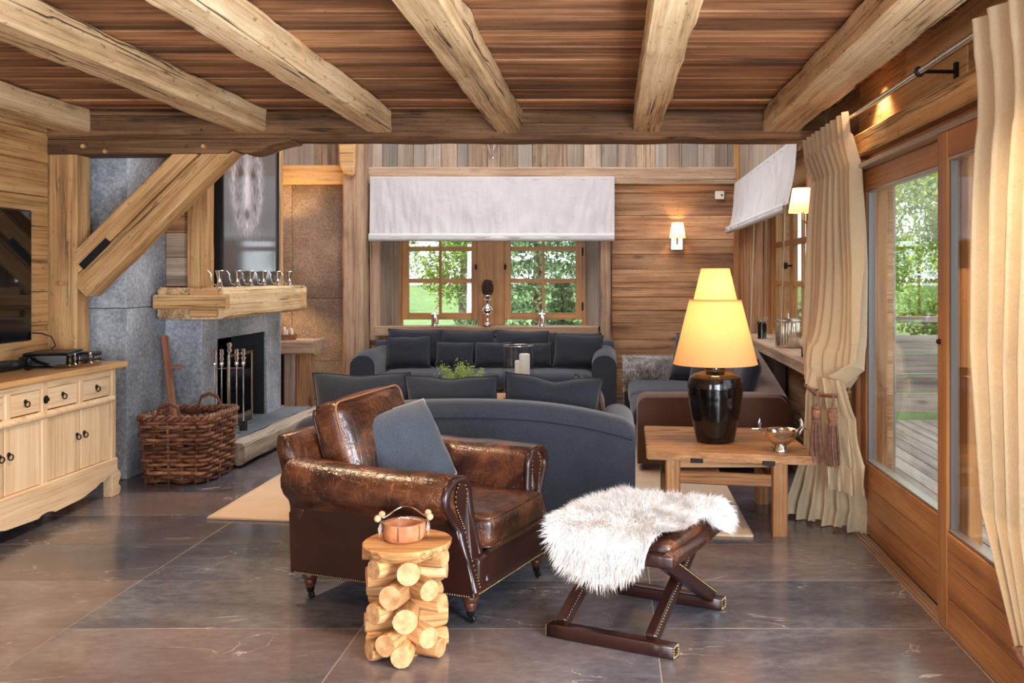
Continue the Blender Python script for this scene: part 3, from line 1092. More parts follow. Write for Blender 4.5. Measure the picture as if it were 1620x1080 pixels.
box('window_frame_side', wr, 'honey', 1.70, 1.80, 9.82, 9.87, 0.84, 2.3, 'z', 0.004)
box('window_head', wr, 'honey', 1.66, 1.82, 7.15, 9.87, 2.27, 2.5, 'y', 0.004)
box('window_frame_side', wr, 'wall', 1.50, 1.80, 7.11, 7.15, 0.84, 2.5, 'z', 0.004)
hewn('window_sill', wr, 'greybeam', (1.53, 6.42, 0.79), (1.53, 9.88, 0.79), 0.32, 0.10, 0.003, 20, 0.012, seed=17)
box('window_sill_board', wr, 'greybeam', 1.68, 1.86, 7.15, 9.88, 0.80, 0.84, 'y', 0.004)
for o in wr.children:
    fixp(o, wr)
sash('window_3', 'far casement of the side window above the sill', (1.75, 9.82, 0.90), -PI / 2, 0.9, 1.36, 0.86, None)
sash('window_4', 'middle casement of the side window above the sill', (1.75, 8.90, 0.90), -PI / 2, 0.9, 1.36, 0.04, None)
sash('window_5', 'near casement of the side window, hidden by the curtain', (1.75, 7.98, 0.90), -PI / 2, 0.82, 1.36, None, None)

# ---- right wall: sliding doors
wd = slab('wall_door_side', 'timber wall above the sliding doors', 'wall', 1.55, 1.9, 0.4, 5.36, 2.12, 5.5)
wd['category'] = 'wall'
box('wall_core', wd, 'wall', 1.46, 1.8, -4.2, 0.75, -0.1, 2.62, bev=0)
box('wall_core', wd, 'wall', 1.56, 1.9, -4.2, 0.5, 2.12, 5.5, bev=0)
for z0, z1 in ((2.27, 2.43), (2.43, 2.61)):
    cuts = [0.6, 2.4, 3.9, 5.4, 5.62] if z0 < 2.3 else [0.6, 3.3, 4.7, 5.62]
    for a, b in zip(cuts, cuts[1:]):
        box('wall_plank', wd, 'post', 1.5 + random.uniform(-0.006, 0.006), 1.56, a + 0.002, b - 0.002, z0 + 0.002, z1 - 0.002, 'y', 0.004)
hewn('door_lintel', wd, 'post', (1.48, 0.5, 2.205), (1.48, 5.62, 2.205), 0.13, 0.13, 0.004, 30, 0.01, seed=18)
box('door_head_board', wd, 'doorwood', 1.47, 1.56, 0.6, 5.45, 2.07, 2.14, 'y', 0.004)
box('door_head_track', wd, 'alu', 1.36, 1.50, 0.6, 5.34, 2.045, 2.07, 'y', 0.003)
box('door_jamb', wd, 'doorwood', 1.40, 1.58, 5.30, 5.40, 0.0, 2.12, 'z', 0.005)
box('door_jamb_board', wd, 'wall', 1.44, 1.56, 5.40, 5.60, 0.0, 2.14, 'z', 0.005)
box('door_jamb_board', wd, 'deck', 1.56, 1.65, 5.37, 5.42, -0.1, 2.2, 'z', 0.005)
for o in wd.children:
    fixp(o, wd)
tk = struct('door_floor_track', 'metal and wood floor track of the sliding doors', 'track')
box('track_bed', tk, 'doorwood', 1.365, 1.56, 0.6, 5.36, -0.1, 0.002, 'y', 0.002)
for k in range(3):
    box('track_rail', tk, 'alu', 1.368 + 0.022 * k, 1.378 + 0.022 * k, 0.6, 5.33, 0.0, 0.012, 'y', 0.002)


def door(name, label, x0, x1, y0, y1, n_boards, handle=False):
    t = struct(name, label, 'door', (x0, y1, 0), 0)
    s, z0, z1 = 0.11, 0.015, 2.045
    parts = [box('stile', t, 'doorwood', x0, x1, y0, y0 + s, z0, z1, 'z', 0.005),
             box('stile', t, 'doorwood', x0, x1, y1 - s, y1, z0, z1, 'z', 0.005),
             box('rail', t, 'doorwood', x0 + 0.002, x1 - 0.002, y0 + s, y1 - s, 1.935, z1, 'y', 0.005)]
    hb_ = (0.41 - z0) / n_boards
    for k in range(n_boards):
        parts.append(box('panel_board', t, 'doorwood', x0 + 0.001, x1 - 0.001, y0 + s, y1 - s, z0 + hb_ * k + 0.001, z0 + hb_ * (k + 1) - 0.001, 'y', 0.003))
    g = box('pane', t, 'glass', (x0 + x1) / 2 - 0.004, (x0 + x1) / 2 + 0.004, y0 + s, y1 - s, 0.41, 1.935, bev=0)
    parts.append(g)
    for a in (y0 + s, y1 - s - 0.010):
        parts.append(box('glazing_bead', t, 'bead', x0 + 0.012, x1 - 0.012, a, a + 0.010, 0.41, 1.935, 'z', 0.002))
    for zz_ in (0.41, 1.921):
        parts.append(box('glazing_bead', t, 'alu', x0 + 0.006, x1 - 0.006, y0 + s, y1 - s, zz_, zz_ + 0.014, 'y', 0.002))
    if handle:
        parts.append(ball('lock', t, 'iron', (x0 - 0.004, y1 - 0.03, 1.18), 0.012))
    for o in parts:
        fixp(o, t)
    return t


door('door_1', 'far glazed sliding door with honey wood panel at its foot', 1.425, 1.485, 3.70, 5.30, 3)
door('door_2', 'near glazed sliding door in front of the far one', 1.362, 1.418, 2.20, 3.87, 3, True)
door('door_3', 'third glazed sliding door, mostly behind the near curtain', 1.425, 1.485, 0.75, 2.30, 3)

# ================================================================== OUTSIDE
dk = struct('terrace_deck', 'weathered grey plank terrace outside the sliding doors', 'deck')
for k in range(34):
    x0 = 1.92 + 0.145 * k if False else 1.565 + 0.145 * k
    box('deck_plank', dk, 'deck', x0 + 0.004, x0 + 0.141, -1.0 if k > 2 else 0.6, 9.9 if k > 2 else 5.36, -0.12, -0.085 + 0.0, 'y', 0.003)
rl = thing('terrace_railing', 'grey timber terrace railing with wide boards, at the far end', 'railing', (3.9, 9.6, -0.085), 0)
for k, xx in enumerate((2.0, 3.6, 5.2, 6.4)):
    box('railing_post', rl, 'deck', xx - 3.9 - 0.05, xx - 3.9 + 0.05, -0.05, 0.05, 0, 1.10, 'z', 0.006)
box('top_rail', rl, 'deck', -1.95, 2.6, -0.07, 0.07, 1.06, 1.12, 'x', 0.006)
for k in range(4):
    box('railing_board', rl, 'deck', -1.95, 2.6, -0.085, -0.055, 0.14 + 0.2 * k, 0.33 + 0.2 * k, 'x', 0.004)
rl2 = thing('terrace_railing', 'grey timber terrace railing along the outer edge of the deck', 'railing', (6.4, 4.3, -0.085), PI / 2)
for k in range(5):
    box('railing_post', rl2, 'deck', -5.2 + 2.4 * k - 0.05, -5.2 + 2.4 * k + 0.05, -0.05, 0.05, 0, 1.10, 'z', 0.006)
box('top_rail', rl2, 'deck', -5.3, 5.1, -0.07, 0.07, 1.06, 1.12, 'x', 0.006)
for k in range(4):
    box('railing_board', rl2, 'deck', -5.3, 5.1, -0.03, 0.03, 0.14 + 0.2 * k, 0.33 + 0.2 * k, 'x', 0.004)
# porch post and strut seen through the glass
pp = hewn('porch_post', None, 'post', (3.05, 6.6, -0.085), (3.05, 6.6, 3.4), 0.16, 0.16, 0.004, 16, 0.012, seed=44)
tag(pp, 'square timber porch post on the terrace', 'post', None, 'structure')
st = hewn('porch_strut', None, 'post', (3.0, 6.55, 1.9), (2.2, 6.55, 2.9), 0.12, 0.12, 0.004, 10, 0.01, seed=45)
tag(st, 'slanting timber strut of the porch', 'strut', None, 'structure')

gr = bpy.data.meshes.new('lawn')
gx, gy = np.meshgrid(np.linspace(-45, 60, 40), np.linspace(-30, 70, 40), indexing='ij')
gz = -0.75 + 0.25 * np.sin(gx * 0.3) * np.cos(gy * 0.25) + np.clip((gy - 40) * 0.05, 0, 2) + np.clip((gx - 30) * 0.05, 0, 2)
vs = np.stack([gx, gy, gz], -1).reshape(-1, 3)
fs = [(i * 40 + j, (i + 1) * 40 + j, (i + 1) * 40 + j + 1, i * 40 + j + 1) for i in range(39) for j in range(39)]
lawn = put('lawn', from_py('lawn', [tuple(v) for v in vs], fs, True), 'grass')
tag(lawn, 'sunlit lawn rising behind the trees', 'lawn', None, 'structure')


def leaf_cards(name, P, size, c0, c1, flat=0.3):
    n = len(P)
    U = RNG.normal(size=(n, 3))
    U /= np.linalg.norm(U, axis=1)[:, None]
    W = RNG.normal(size=(n, 3))
    W[:, 2] *= flat
    W = np.cross(U, W)
    W /= np.linalg.norm(W, axis=1)[:, None] + 1e-9
    s = size * RNG.uniform(0.6, 1.3, size=(n, 1))
    vs = np.stack([P - U * s, P - W * s * 0.45, P + U * s, P + W * s * 0.45], 1)
    me = bpy.data.meshes.new(name)
    me.vertices.add(n * 4)
    me.vertices.foreach_set('co', vs.ravel())
    me.loops.add(n * 4)
    me.loops.foreach_set('vertex_index', np.arange(n * 4, dtype=np.int32))
    me.polygons.add(n)
    me.polygons.foreach_set('loop_start', np.arange(0, n * 4, 4, dtype=np.int32))
    me.update(calc_edges=True)
    t = RNG.uniform(0, 1, size=(n, 1, 1))
    c = np.ones((n, 4, 4), dtype=np.float32)
    c[:, :, :3] = np.array(c0)[None, None] * (1 - t) + np.array(c1)[None, None] * t
    at = me.color_attributes.new('col', 'FLOAT_COLOR', 'POINT')
    at.data.foreach_set('color', c.ravel())
    return me


def conifer(h, r, n):
    P = []
    for k in range(n):
        t = RNG.uniform(0.06, 1) ** 0.8
        lvl = math.floor(t * 15) / 15 + RNG.normal() * 0.008
        a = math.floor(RNG.uniform(0, 9)) * 2 * PI / 9 + math.floor(t * 15) * 0.7 + RNG.normal() * 0.16
        q = RNG.uniform(0.08, 1) ** 0.7
        rr = r * (1 - lvl * 0.93) * q
        P.append((rr * math.cos(a), rr * math.sin(a), h * lvl - 0.22 * rr * q + RNG.normal() * 0.05))
    return np.array(P)


def crown(h, r, n):
    P = []
    cl = [(RNG.normal() * r * 0.42, RNG.normal() * r * 0.42, h * RNG.uniform(0.22, 0.95)) for _ in range(26)]
    for k in range(n):
        c = cl[k % len(cl)]
        v = RNG.normal(size=3)
        v *= r * 0.28 * RNG.uniform(0.3, 1) / np.linalg.norm(v) * 1.3
        P.append((c[0] + v[0], c[1] + v[1], c[2] + v[2]))
    return np.array(P)


protos = []
for kind in range(3):
    if kind == 0:
        h, me = 9.0, leaf_cards('foliage', conifer(9.0, 2.5, 26000), 0.06, lin(58, 92, 62)[:3], lin(132, 164, 112)[:3])
        nm = 'conifer_tree'
    elif kind == 1:
        h, me = 8.0, leaf_cards('foliage', crown(8.0, 2.0, 26000), 0.06, lin(96, 124, 52)[:3], lin(186, 204, 104)[:3], 0.8)
        nm = 'leafy_tree'
    else:
        h, me = 7.0, leaf_cards('foliage', conifer(7.0, 2.6, 20000), 0.065, lin(74, 108, 74)[:3], lin(168, 190, 146)[:3])
        nm = 'conifer_tree'
    t = thing(nm, '', 'tree')
    hewn('trunk', t, 'trunk', (0, 0, -0.6), (0, 0, h * 0.93), 0.34, 0.34, 0.02, 14, 0.12, taper=0.8)
    f = put('foliage', me, 'leafcard', t)
    f['kind'] = 'stuff'
    protos.append(t)
spots = [
    (0, -5.7, 16.2, 0.85, 'dark conifer outside at the left edge of the lounge window'),
    (2, -1.5, 18.8, 0.9, 'pale conifer outside between the two casements of the lounge window'),
    (0, 1.75, 15.7, 0.8, 'dark conifer outside past the right edge of the lounge window'),
    (1, -3.9, 24.4, 0.95, 'leafy tree further off, seen through the left casement of the lounge window'),
    (0, 0.6, 23.0, 1.0, 'tall conifer further off, seen through the right casement of the lounge window'),
    (2, -3.5, 14.1, 0.32, 'young pale conifer close outside the left casement'),
    (2, -2.1, 14.4, 0.28, 'young pale conifer close outside the window mullion'),
    (2, -0.75, 14.0, 0.33, 'young pale conifer close outside the right casement'),
    (0, -8.8, 24.0, 1.1, 'tall conifer far outside on the left of the lounge window'),
    (1, 5.8, 14.9, 0.85, 'leafy tree just beyond the terrace railing, nearest the house'),
    (0, 9.6, 18.9, 1.0, 'conifer beyond the far corner of the terrace'),
    (1, 9.9, 12.6, 0.95, 'leafy tree past the far corner of the terrace railing'),
    (1, 9.6, 7.0, 0.85, 'leafy tree beside the outer edge of the terrace'),
    (1, 6.2, 22.5, 1.05, 'leafy tree in the distance behind the terrace railing'),
]
used = set()
for kd, x, y, s, lab in spots:
    o = protos[kd] if kd not in used else copy_tree(protos[kd])
    used.add(kd)
    o.location = (x, y, -0.8)
    o.rotation_euler = (0, 0, x * 1.7 + y)
    o.scale = (s, s, s)
    tag(o, lab, 'tree', 'trees outside the house')

# wicker chair on the terrace
wc = thing('wicker_chair', 'grey woven wicker armchair outside on the terrace', 'chair', (2.42, 4.35, -0.085), -0.25)
def wick_r(a, z):
    return 0.36 + 0.05 * (z - 0.4)
for k in range(30):
    zz = 0.08 + 0.028 * k
    span = PI * (1.0 if zz < 0.66 else 1.0 - 0.55 * (zz - 0.66) / 0.26)
    pts = []
    for i in range(41):
        a = -PI / 2 + span * (i / 40 * 2 - 1) * 0.78
        rr = wick_r(a, zz) + 0.007 * (1 if (i + k) % 2 else -1)
        pts.append((rr * math.cos(a), rr * math.sin(a), zz))
    tube('wicker_strand', wc, 'greywicker', pts, 0.011, 5)
for i in range(0, 21):
    a = -PI / 2 + PI * (i / 20 * 2 - 1) * 0.78
    zt = 0.93 - max(0, (abs(i - 10) / 10 - 0.42)) * 0.48
    rr = 0.375
    tube('wicker_stake', wc, 'greywicker', [(rr * math.cos(a), rr * math.sin(a), 0.0), (rr * math.cos(a), rr * math.sin(a), zt)], 0.008, 5)
rbox('seat_cushion', wc, 'pillowgrey', -0.31, 0.31, -0.28, 0.36, 0.36, 0.48, 0.05, 4, (0, 0, 0.02))
rbox('seat_base', wc, 'greywicker', -0.34, 0.34, -0.32, 0.36, 0.06, 0.355, 0.03, 3)


# ================================================================== FURNITURE
# ---- woven rug under the seating group
rug = bpy.data.meshes.new('area_rug')
rp = [(-2.41, 5.52), (0.78, 5.14), (0.80, 9.55), (-2.41, 9.65)]
bm = bmesh.new()
lo = [bm.verts.new((x, y, 0.0005)) for x, y in rp]
hi = [bm.verts.new((x, y, 0.012)) for x, y in rp]
bm.faces.new(list(reversed(lo)))
bm.faces.new(hi)
for i in range(4):
    bm.faces.new((lo[i], lo[(i + 1) % 4], hi[(i + 1) % 4], hi[i]))
bmesh.ops.bevel(bm, geom=list(bm.edges), offset=0.004, segments=1, affect='EDGES')
rg = put('area_rug', mesh_of(bm, 'area_rug'), 'rug')
tag(rg, 'large beige woven rug under the sofas and coffee table', 'rug')
ed = tube('bound_edge', rg, 'rug', [(x, y, 0.008) for x, y in rp], 0.009, 6, True)


def roundtop(y0, y1, z0, z1, r, n=6):
    """section in YZ with a rounded top"""
    pts = [(y0, z0)]
    for i in range(n + 1):
        a = PI - PI / 2 * i / n
        pts.append((y0 + r + r * math.cos(a), z1 - r + r * math.sin(a)))
    for i in range(n + 1):
        a = PI / 2 - PI / 2 * i / n
        pts.append((y1 - r + r * math.cos(a), z1 - r + r * math.sin(a)))
    pts.append((y1, z0))
    return pts


# ---- near sofa, its arched back towards the camera
sf = thing('sofa', 'charcoal sofa with an arched back turned to the armchair', 'sofa', (-0.865, 5.75, 0.012))
rings = []
for i in range(33):
    u = -1 + 2 * i / 32
    x = u * 1.0
    h = 0.60 + 0.135 * (1 - abs(u) ** 2.4)
    y0 = -0.42 - 0.05 * (1 - u * u)
    e = max(0.0, abs(u) - 0.93) / 0.07
    sh = 0.03 * e * e
    rings.append([(x, y, z - 0.012) for y, z in roundtop(y0 + sh, y0 + 0.22, 0.03, h - sh, 0.075)])
put('backrest', loft_me('backrest', rings), 'felt', sf)
tube('back_seam', sf, 'piping', [((-1 + 2 * i / 32) * 0.985, -0.42 - 0.05 * (1 - (-1 + 2 * i / 32) ** 2) - 0.002, 0.60 + 0.135 * (1 - abs(-1 + 2 * i / 32) ** 2.4) - 0.105) for i in range(33)], 0.004, 5)
for s in (-1, 1):
    rr = []
    for j in range(11):
        y = -0.24 + 0.72 * j / 10
        hh = 0.60 + 0.02 * math.sin(j / 10 * PI)
        e = max(0, j - 8.5) / 1.5
        rr.append([(s * 1.0 - s * (p - 0) if False else x_, y, z_ - 0.012) for x_, z_ in roundtop(min(s * 1.005, s * 0.79), max(s * 1.005, s * 0.79), 0.03, hh - 0.05 * e * e, 0.1)])
    put('armrest', loft_me('armrest', rr), 'felt', sf)
rbox('seat_base', sf, 'felt', -0.80, 0.80, -0.25, 0.46, 0.03, 0.28, 0.03, 5)
for k in range(2):
    rbox('seat_cushion', sf, 'felt2', -0.79 + 0.79 * k, 0.0 + 0.79 * k, -0.22, 0.5, 0.28, 0.43, 0.06, 7, (0, 0.01, 0.02))
for sx in (-0.92, 0.92):
    for sy in (-0.38, 0.4):
        box('foot', sf, 'darkwood', sx - 0.03, sx + 0.03, sy - 0.03, sy + 0.03, 0.0, 0.04, 'z', 0.005)

gp = 'cushions along the near sofa back'
pillow('throw_cushion', 'wide charcoal cushion with flanged edge at the left of the near sofa back', 'cushion', (-1.53, 5.70, 0.455), 0.585, 0.41, 0.17, -0.14, 0.06, 0.0, seed=1, group=gp, dent=0.012)
pillow('throw_cushion', 'wide charcoal cushion standing in the middle of the near sofa back', 'cushion', (-0.975, 5.68, 0.455), 0.565, 0.395, 0.17, -0.14, -0.02, 0.0, seed=2, group=gp, dent=0.015)
pillow('throw_cushion', 'tilted charcoal cushion at the right of the near sofa back', 'cushion', (-0.385, 5.74, 0.458), 0.60, 0.385, 0.18, -0.12, 0.05, 0.075, seed=3, group=gp, dent=0.03)
pillow('throw_cushion', 'brown cushion half hidden against the right arm of the near sofa', 'cushion', (-0.12, 6.05, 0.45), 0.36, 0.34, 0.12, -0.2, -1.15, 0.1, mat='brown_lit_felt', edge='piping', seed=4, group=gp)

# ---- far sofa under the lounge window
fs_ = thing('sofa', 'long charcoal sofa heaped with cushions below the lounge window', 'sofa', (-1.34, 10.15, 0))
rings = []
for i in range(21):
    u = -1 + 2 * i / 20
    rings.append([(u * 1.36, y, z) for y, z in roundtop(0.40, 0.64, 0.06, 0.735 - 0.02 * u * u, 0.09)])
put('backrest', loft_me('backrest', rings), 'felt', fs_)
for s in (-1, 1):
    rr = []
    for j in range(10):
        y = -0.52 + 1.1 * j / 9
        e = max(0, 1.5 - j) / 1.5
        rr.append([(x_, y, z_) for x_, z_ in roundtop(min(s * 1.39, s * 1.13), max(s * 1.39, s * 1.13), 0.06, 0.665 - 0.04 * e * e, 0.12)])
    put('armrest', loft_me('armrest', rr), 'felt', fs_)
rbox('seat_base', fs_, 'felt', -1.14, 1.14, -0.5, 0.42, 0.06, 0.27, 0.03, 4)
for k in range(3):
    rbox('seat_cushion', fs_, 'felt', -1.13 + 0.755 * k, -0.375 + 0.755 * k, -0.53, 0.36, 0.27, 0.43, 0.06, 6, (0, 0.01, 0.02))
for sx in (-1.3, 1.3):
    for sy in (-0.45, 0.55):
        box('foot', fs_, 'darkwood', sx - 0.03, sx + 0.03, sy - 0.03, sy + 0.03, 0.0, 0.07, 'z', 0.005)
gb = 'large cushions along the far sofa back'
for k, (x0, x1, h, lab) in enumerate((
        (-2.52, -1.93, 0.40, 'large charcoal back cushion at the left end of the far sofa'),
        (-1.92, -1.33, 0.385, 'large charcoal back cushion below the left casement, second on the far sofa'),
        (-1.31, -0.73, 0.385, 'large charcoal back cushion behind the glass hurricane, third on the far sofa'),
        (-0.72, -0.13, 0.36, 'large charcoal back cushion at the right end of the far sofa'))):
    pillow('back_cushion', lab, 'cushion', ((x0 + x1) / 2, 10.40, 0.45), x1 - x0 + 0.02, h, 0.16, 0.08, 0, random.uniform(-0.03, 0.03), seed=10 + k, group=gb)
gf = 'small cushions on the far sofa'
for k, (x0, x1, h, y, lab, ro) in enumerate((
        (-2.47, -1.98, 0.345, 10.10, 'square charcoal cushion leaning at the left arm of the far sofa', -0.02),
        (-1.94, -1.52, 0.28, 10.14, 'small charcoal cushion on the far sofa behind the green plant', 0.02),
        (-1.51, -1.09, 0.28, 10.14, 'small charcoal cushion on the far sofa left of the glass hurricane', 0.0),
        (-1.08, -0.66, 0.27, 10.15, 'small charcoal cushion on the far sofa partly behind the glass hurricane', -0.01),
        (-0.65, -0.11, 0.37, 10.06, 'square charcoal cushion leaning at the right arm of the far sofa', 0.05))):
    pillow('throw_cushion', lab, 'cushion', ((x0 + x1) / 2, y, 0.45), x1 - x0, h, 0.14, 0.2, 0, ro, seed=20 + k, group=gf)

# ---- side sofa along the right wall, near arm towards the camera
ss = thing('sofa', 'charcoal sofa tinted brown for warm light along the right wall behind the table lamp', 'sofa', (0.74, 8.05, 0.012))
rr = []
for j in range(8):
    y = -1.2 + 0.24 * j / 7
    e = max(0, abs(j - 3.5) - 2.5)
    sec = roundtop(-0.55, 0.56, 0.05, 0.56 - 0.02 * e, 0.07)
    rr.append([(x_, y, z_) for x_, z_ in sec])
put('armrest', loft_me('armrest', rr), 'brown_lit_felt', ss)
rr = []
for j in range(8):
    y = 1.0 + 0.24 * j / 7
    rr.append([(x_, y, z_) for x_, z_ in roundtop(-0.62, 0.40, 0.05, 0.60, 0.07)])
put('armrest', loft_me('armrest', rr), 'felt', ss)
rr = []
for j in range(25):
    t = j / 24
    y = -1.18 + 2.42 * t
    h = 0.555 + 0.26 * min(1, max(0, (t - 0.02) / 0.62)) ** 0.9
    rr.append([(x_, y, z_) for x_, z_ in roundtop(0.36, 0.59, 0.05, h, 0.08)])
put('backrest', loft_me('backrest', rr), 'brown_lit_felt', ss)
rbox('seat_base', ss, 'felt', -0.55, 0.37, -0.97, 1.01, 0.05, 0.27, 0.03, 4)
for k in range(2):
    rbox('seat_cushion', ss, 'felt', -0.58, 0.37, -0.96 + 0.98 * k, 0.01 + 0.98 * k, 0.27, 0.43, 0.06, 6, (0.01, 0, 0.02))
for sx in (-0.48, 0.5):
    for sy in (-1.1, 1.15):
        box('foot', ss, 'darkwood', sx - 0.03, sx + 0.03, sy - 0.03, sy + 0.03, 0.0, 0.06, 'z', 0.005)
gs = 'cushions on the side sofa'
for x, y, w, h, ln, rz, mt, lab, k in (
        (0.74, 8.80, 0.50, 0.45, 0.26, -0.75, 'felt2', 'black cushion on the side sofa next to the fur throw', 31),
        (0.86, 8.42, 0.52, 0.44, 0.30, -1.0, 'felt2', 'charcoal cushion on the side sofa behind the vase neck', 32),
        (1.0, 7.9, 0.50, 0.40, 0.30, -1.35, 'brown_lit_felt', 'brown cushion on the side sofa right of the lamp vase', 33),
        (1.0, 7.36, 0.46, 0.37, 0.32, -1.5, 'felt2', 'dark cushion on the side sofa nearest the brown-tinted arm', 34)):
    pillow('throw_cushion', lab, 'cushion', (x, y, 0.455), w, h, 0.17, ln, rz, 0, mat=mt, seed=k, group=gs)

# grey fur throw folded over the far arm of the side sofa
ft = thing('fur_throw', 'grey mottled fur throw over the far arm of the side sofa', 'throw', (0.38, 9.17, 0.0))
n_u, n_v = 26, 26
vs, path = [], []
prof = [(-0.175, 0.33), (-0.175, 0.40), (-0.175, 0.47), (-0.17, 0.53), (-0.16, 0.58), (-0.13, 0.615), (-0.08, 0.635), (0, 0.637), (0.08, 0.635), (0.12, 0.615), (0.15, 0.58), (0.16, 0.52), (0.16, 0.44)]
for i in range(n_u + 1):
    for (py_, pz_) in prof:
        x = -0.275 + 0.53 * i / n_u
        w = 0.012 * mnoise.noise(V((x * 6, py_ * 6, pz_ * 6)))
        vs.append((x, py_ - abs(w) - 0.004, pz_ + w * 0.4 + 0.012))
m_ = len(prof)
fs = [(i * m_ + j, (i + 1) * m_ + j, (i + 1) * m_ + j + 1, i * m_ + j + 1) for i in range(n_u) for j in range(m_ - 1)]
me = from_py('hide', vs, fs, True)
pts, nrm = [], []
A = np.array(vs).reshape(n_u + 1, m_, 3)
for k in range(13000):
    i, j = RNG.uniform(0, n_u - 1e-6), RNG.uniform(0, m_ - 1 - 1e-6)
    i0, j0 = int(i), int(j)
    p = A[i0, j0] * (1 - (i - i0)) * (1 - (j - j0)) + A[i0 + 1, j0] * (i - i0) * (1 - (j - j0)) + A[i0, j0 + 1] * (1 - (i - i0)) * (j - j0) + A[i0 + 1, j0 + 1] * (i - i0) * (j - j0)
    nn = np.cross(A[i0 + 1, j0] - A[i0, j0], A[i0, j0 + 1] - A[i0, j0])
    nn = nn / np.linalg.norm(nn)
    nn = nn if nn[1] * (-1 if j0 < 7 else 1) + nn[2] > 0 else -nn
    pts.append(p)
    nrm.append(nn)
P, N = np.array(pts), np.array(nrm)
mott = np.array([mnoise.noise(V(p) * 9) * 0.5 + 0.5 * mnoise.noise(V(p) * 23) for p in P])[:, None]
g = np.clip(0.5 + mott * 1.1, 0, 1)
tipc = np.array(lin(160, 148, 140)[:3]) * (1 - g) + np.array(lin(248, 246, 244)[:3]) * g
flow = np.tile(np.array([[0.25, -0.2, -0.9]]), (len(P), 1))
cols = np.tile(np.array(lin(120, 108, 100)[:3]), (len(vs), 1))
set_col(me, cols)
put('hide', me, 'fur', ft)
o = put('fur_pile', strands_me('fur_pile', P, N, RNG.uniform(0.02, 0.04, len(P)), 0.0016, flow, tipc * 0.75, tipc, 0.5), 'fur', ft)
o['kind'] = 'stuff'

# ---- coffee table between the sofas
ct = thing('coffee_table', 'low dark wood coffee table on the rug between the sofas', 'table', (-1.1, 7.75, 0.012))
for k in range(5):
    box('table_board', ct, 'table', -0.85, 0.85, -0.5 + 0.2 * k + 0.002, -0.5 + 0.2 * (k + 1) - 0.002, 0.35, 0.40, 'x', 0.006)
for sx in (-0.76, 0.76):
    for sy in (-0.42, 0.42):
        box('leg', ct, 'table', sx - 0.045, sx + 0.045, sy - 0.045, sy + 0.045, 0, 0.35, 'z', 0.006)
for sy in (-0.42, 0.42):
    box('apron', ct, 'table', -0.72, 0.72, sy - 0.015, sy + 0.015, 0.26, 0.35, 'x', 0.004)
hu = thing('glass_hurricane', 'clear glass hurricane vase holding ivory candles on the coffee table', 'vase', (-0.79, 7.8, 0.412))
lathe('glass_wall', hu, 'glass', [(0.128, 0.012), (0.128, 0.455)], n=36, cap=False)
lathe('glass_base', hu, 'glass', [(0.0, 0.0), (0.128, 0.0), (0.128, 0.012), (0.0, 0.012)], n=36)
put('rim', tube_me('rim', [(0.128 * math.cos(a), 0.128 * math.sin(a), 0.455) for a in np.linspace(0, 2 * PI, 36, False)], 0.004, 6, True), 'chrome', hu)
for x, y, r, h, lab in ((-0.045, 0.02, 0.033, 0.20, 'short ivory candle at the left inside the glass hurricane'), (0.0, 0.065, 0.036, 0.31, 'middle ivory candle inside the glass hurricane'), (0.055, -0.02, 0.045, 0.375, 'tallest ivory candle inside the glass hurricane')):
    c = thing('pillar_candle', lab, 'candle', (-0.79 + x, 7.8 + y, 0.424), group='candles in the hurricane')
    lathe('wax_body', c, 'candle', [(0, 0), (r, 0), (r, h - 0.006), (r - 0.004, h), (r * 0.6, h - 0.004), (0, h - 0.008)], n=20)
    tube('wick', c, 'iron', [(0, 0, h - 0.01), (0.001, 0, h + 0.012)], 0.0015, 5)
pl = thing('potted_plant', 'low pot of pale green sprigs on the coffee table', 'plant', (-1.24, 7.65, 0.412))
lathe('pot', pl, 'glaze', [(0, 0), (0.10, 0), (0.15, 0.07), (0.155, 0.13), (0.145, 0.13), (0.13, 0.10), (0, 0.10)], n=24)
P = []
for k in range(26):
    a, q = RNG.uniform(0, 2 * PI), RNG.uniform(0, 0.2)
    hgt = 0.19 + 0.14 * RNG.uniform() * (1.0 if abs(math.cos(a)) < .8 else .8)
    base = V((0.3 * q * math.cos(a), 0.3 * q * math.sin(a), 0.09))
    tip = V((1.15 * q * math.cos(a), q * math.sin(a), hgt))
    tube('stem', pl, 'leafgreen', [base, base.lerp(tip, 0.6) + V((0, 0, 0.03)), tip], 0.002, 4)
    for _ in range(60):
        P.append(tuple(tip.lerp(base, RNG.uniform(0, 0.5)) + V(RNG.normal(size=3) * 0.018)))
f = put('sprigs', leaf_cards('sprigs', np.array(P), 0.011, lin(128, 160, 70)[:3], lin(212, 222, 150)[:3], 1.0), 'leafcard', pl)
f['kind'] = 'stuff'

# ---- lamp table, slightly out of square
lt = thing('side_table', 'rustic low wooden table under the big lamp, with worn hinged top', 'table', (0.66, 5.62, 0.0))
zt = 0.455
q = [(0.198, 5.275), (1.135, 5.10), (1.12, 6.06), (0.215, 6.17)]
q = [V((a - 0.66, b - 5.62, 0)) for a, b in q]
nb = 4
for k in range(nb):
    a0, a1 = q[0].lerp(q[3], k / nb), q[1].lerp(q[2], k / nb)
    b0, b1 = q[0].lerp(q[3], (k + 1) / nb - 0.004), q[1].lerp(q[2], (k + 1) / nb - 0.004)
    bm = bmesh.new()
    up = [bm.verts.new((v.x, v.y, zt)) for v in (a0, a1, b1, b0)]
    dn = [bm.verts.new((v.x, v.y, zt - 0.05)) for v in (a0, a1, b1, b0)]
    bm.faces.new(up)
    bm.faces.new(list(reversed(dn)))
    for i in range(4):
        bm.faces.new((dn[i], dn[(i + 1) % 4], up[(i + 1) % 4], up[i]))
    bmesh.ops.bevel(bm, geom=list(bm.edges), offset=0.005 if k else 0.007, segments=2, affect='EDGES')
    put('table_board', mesh_of(bm, 'table_board'), 'table', lt)
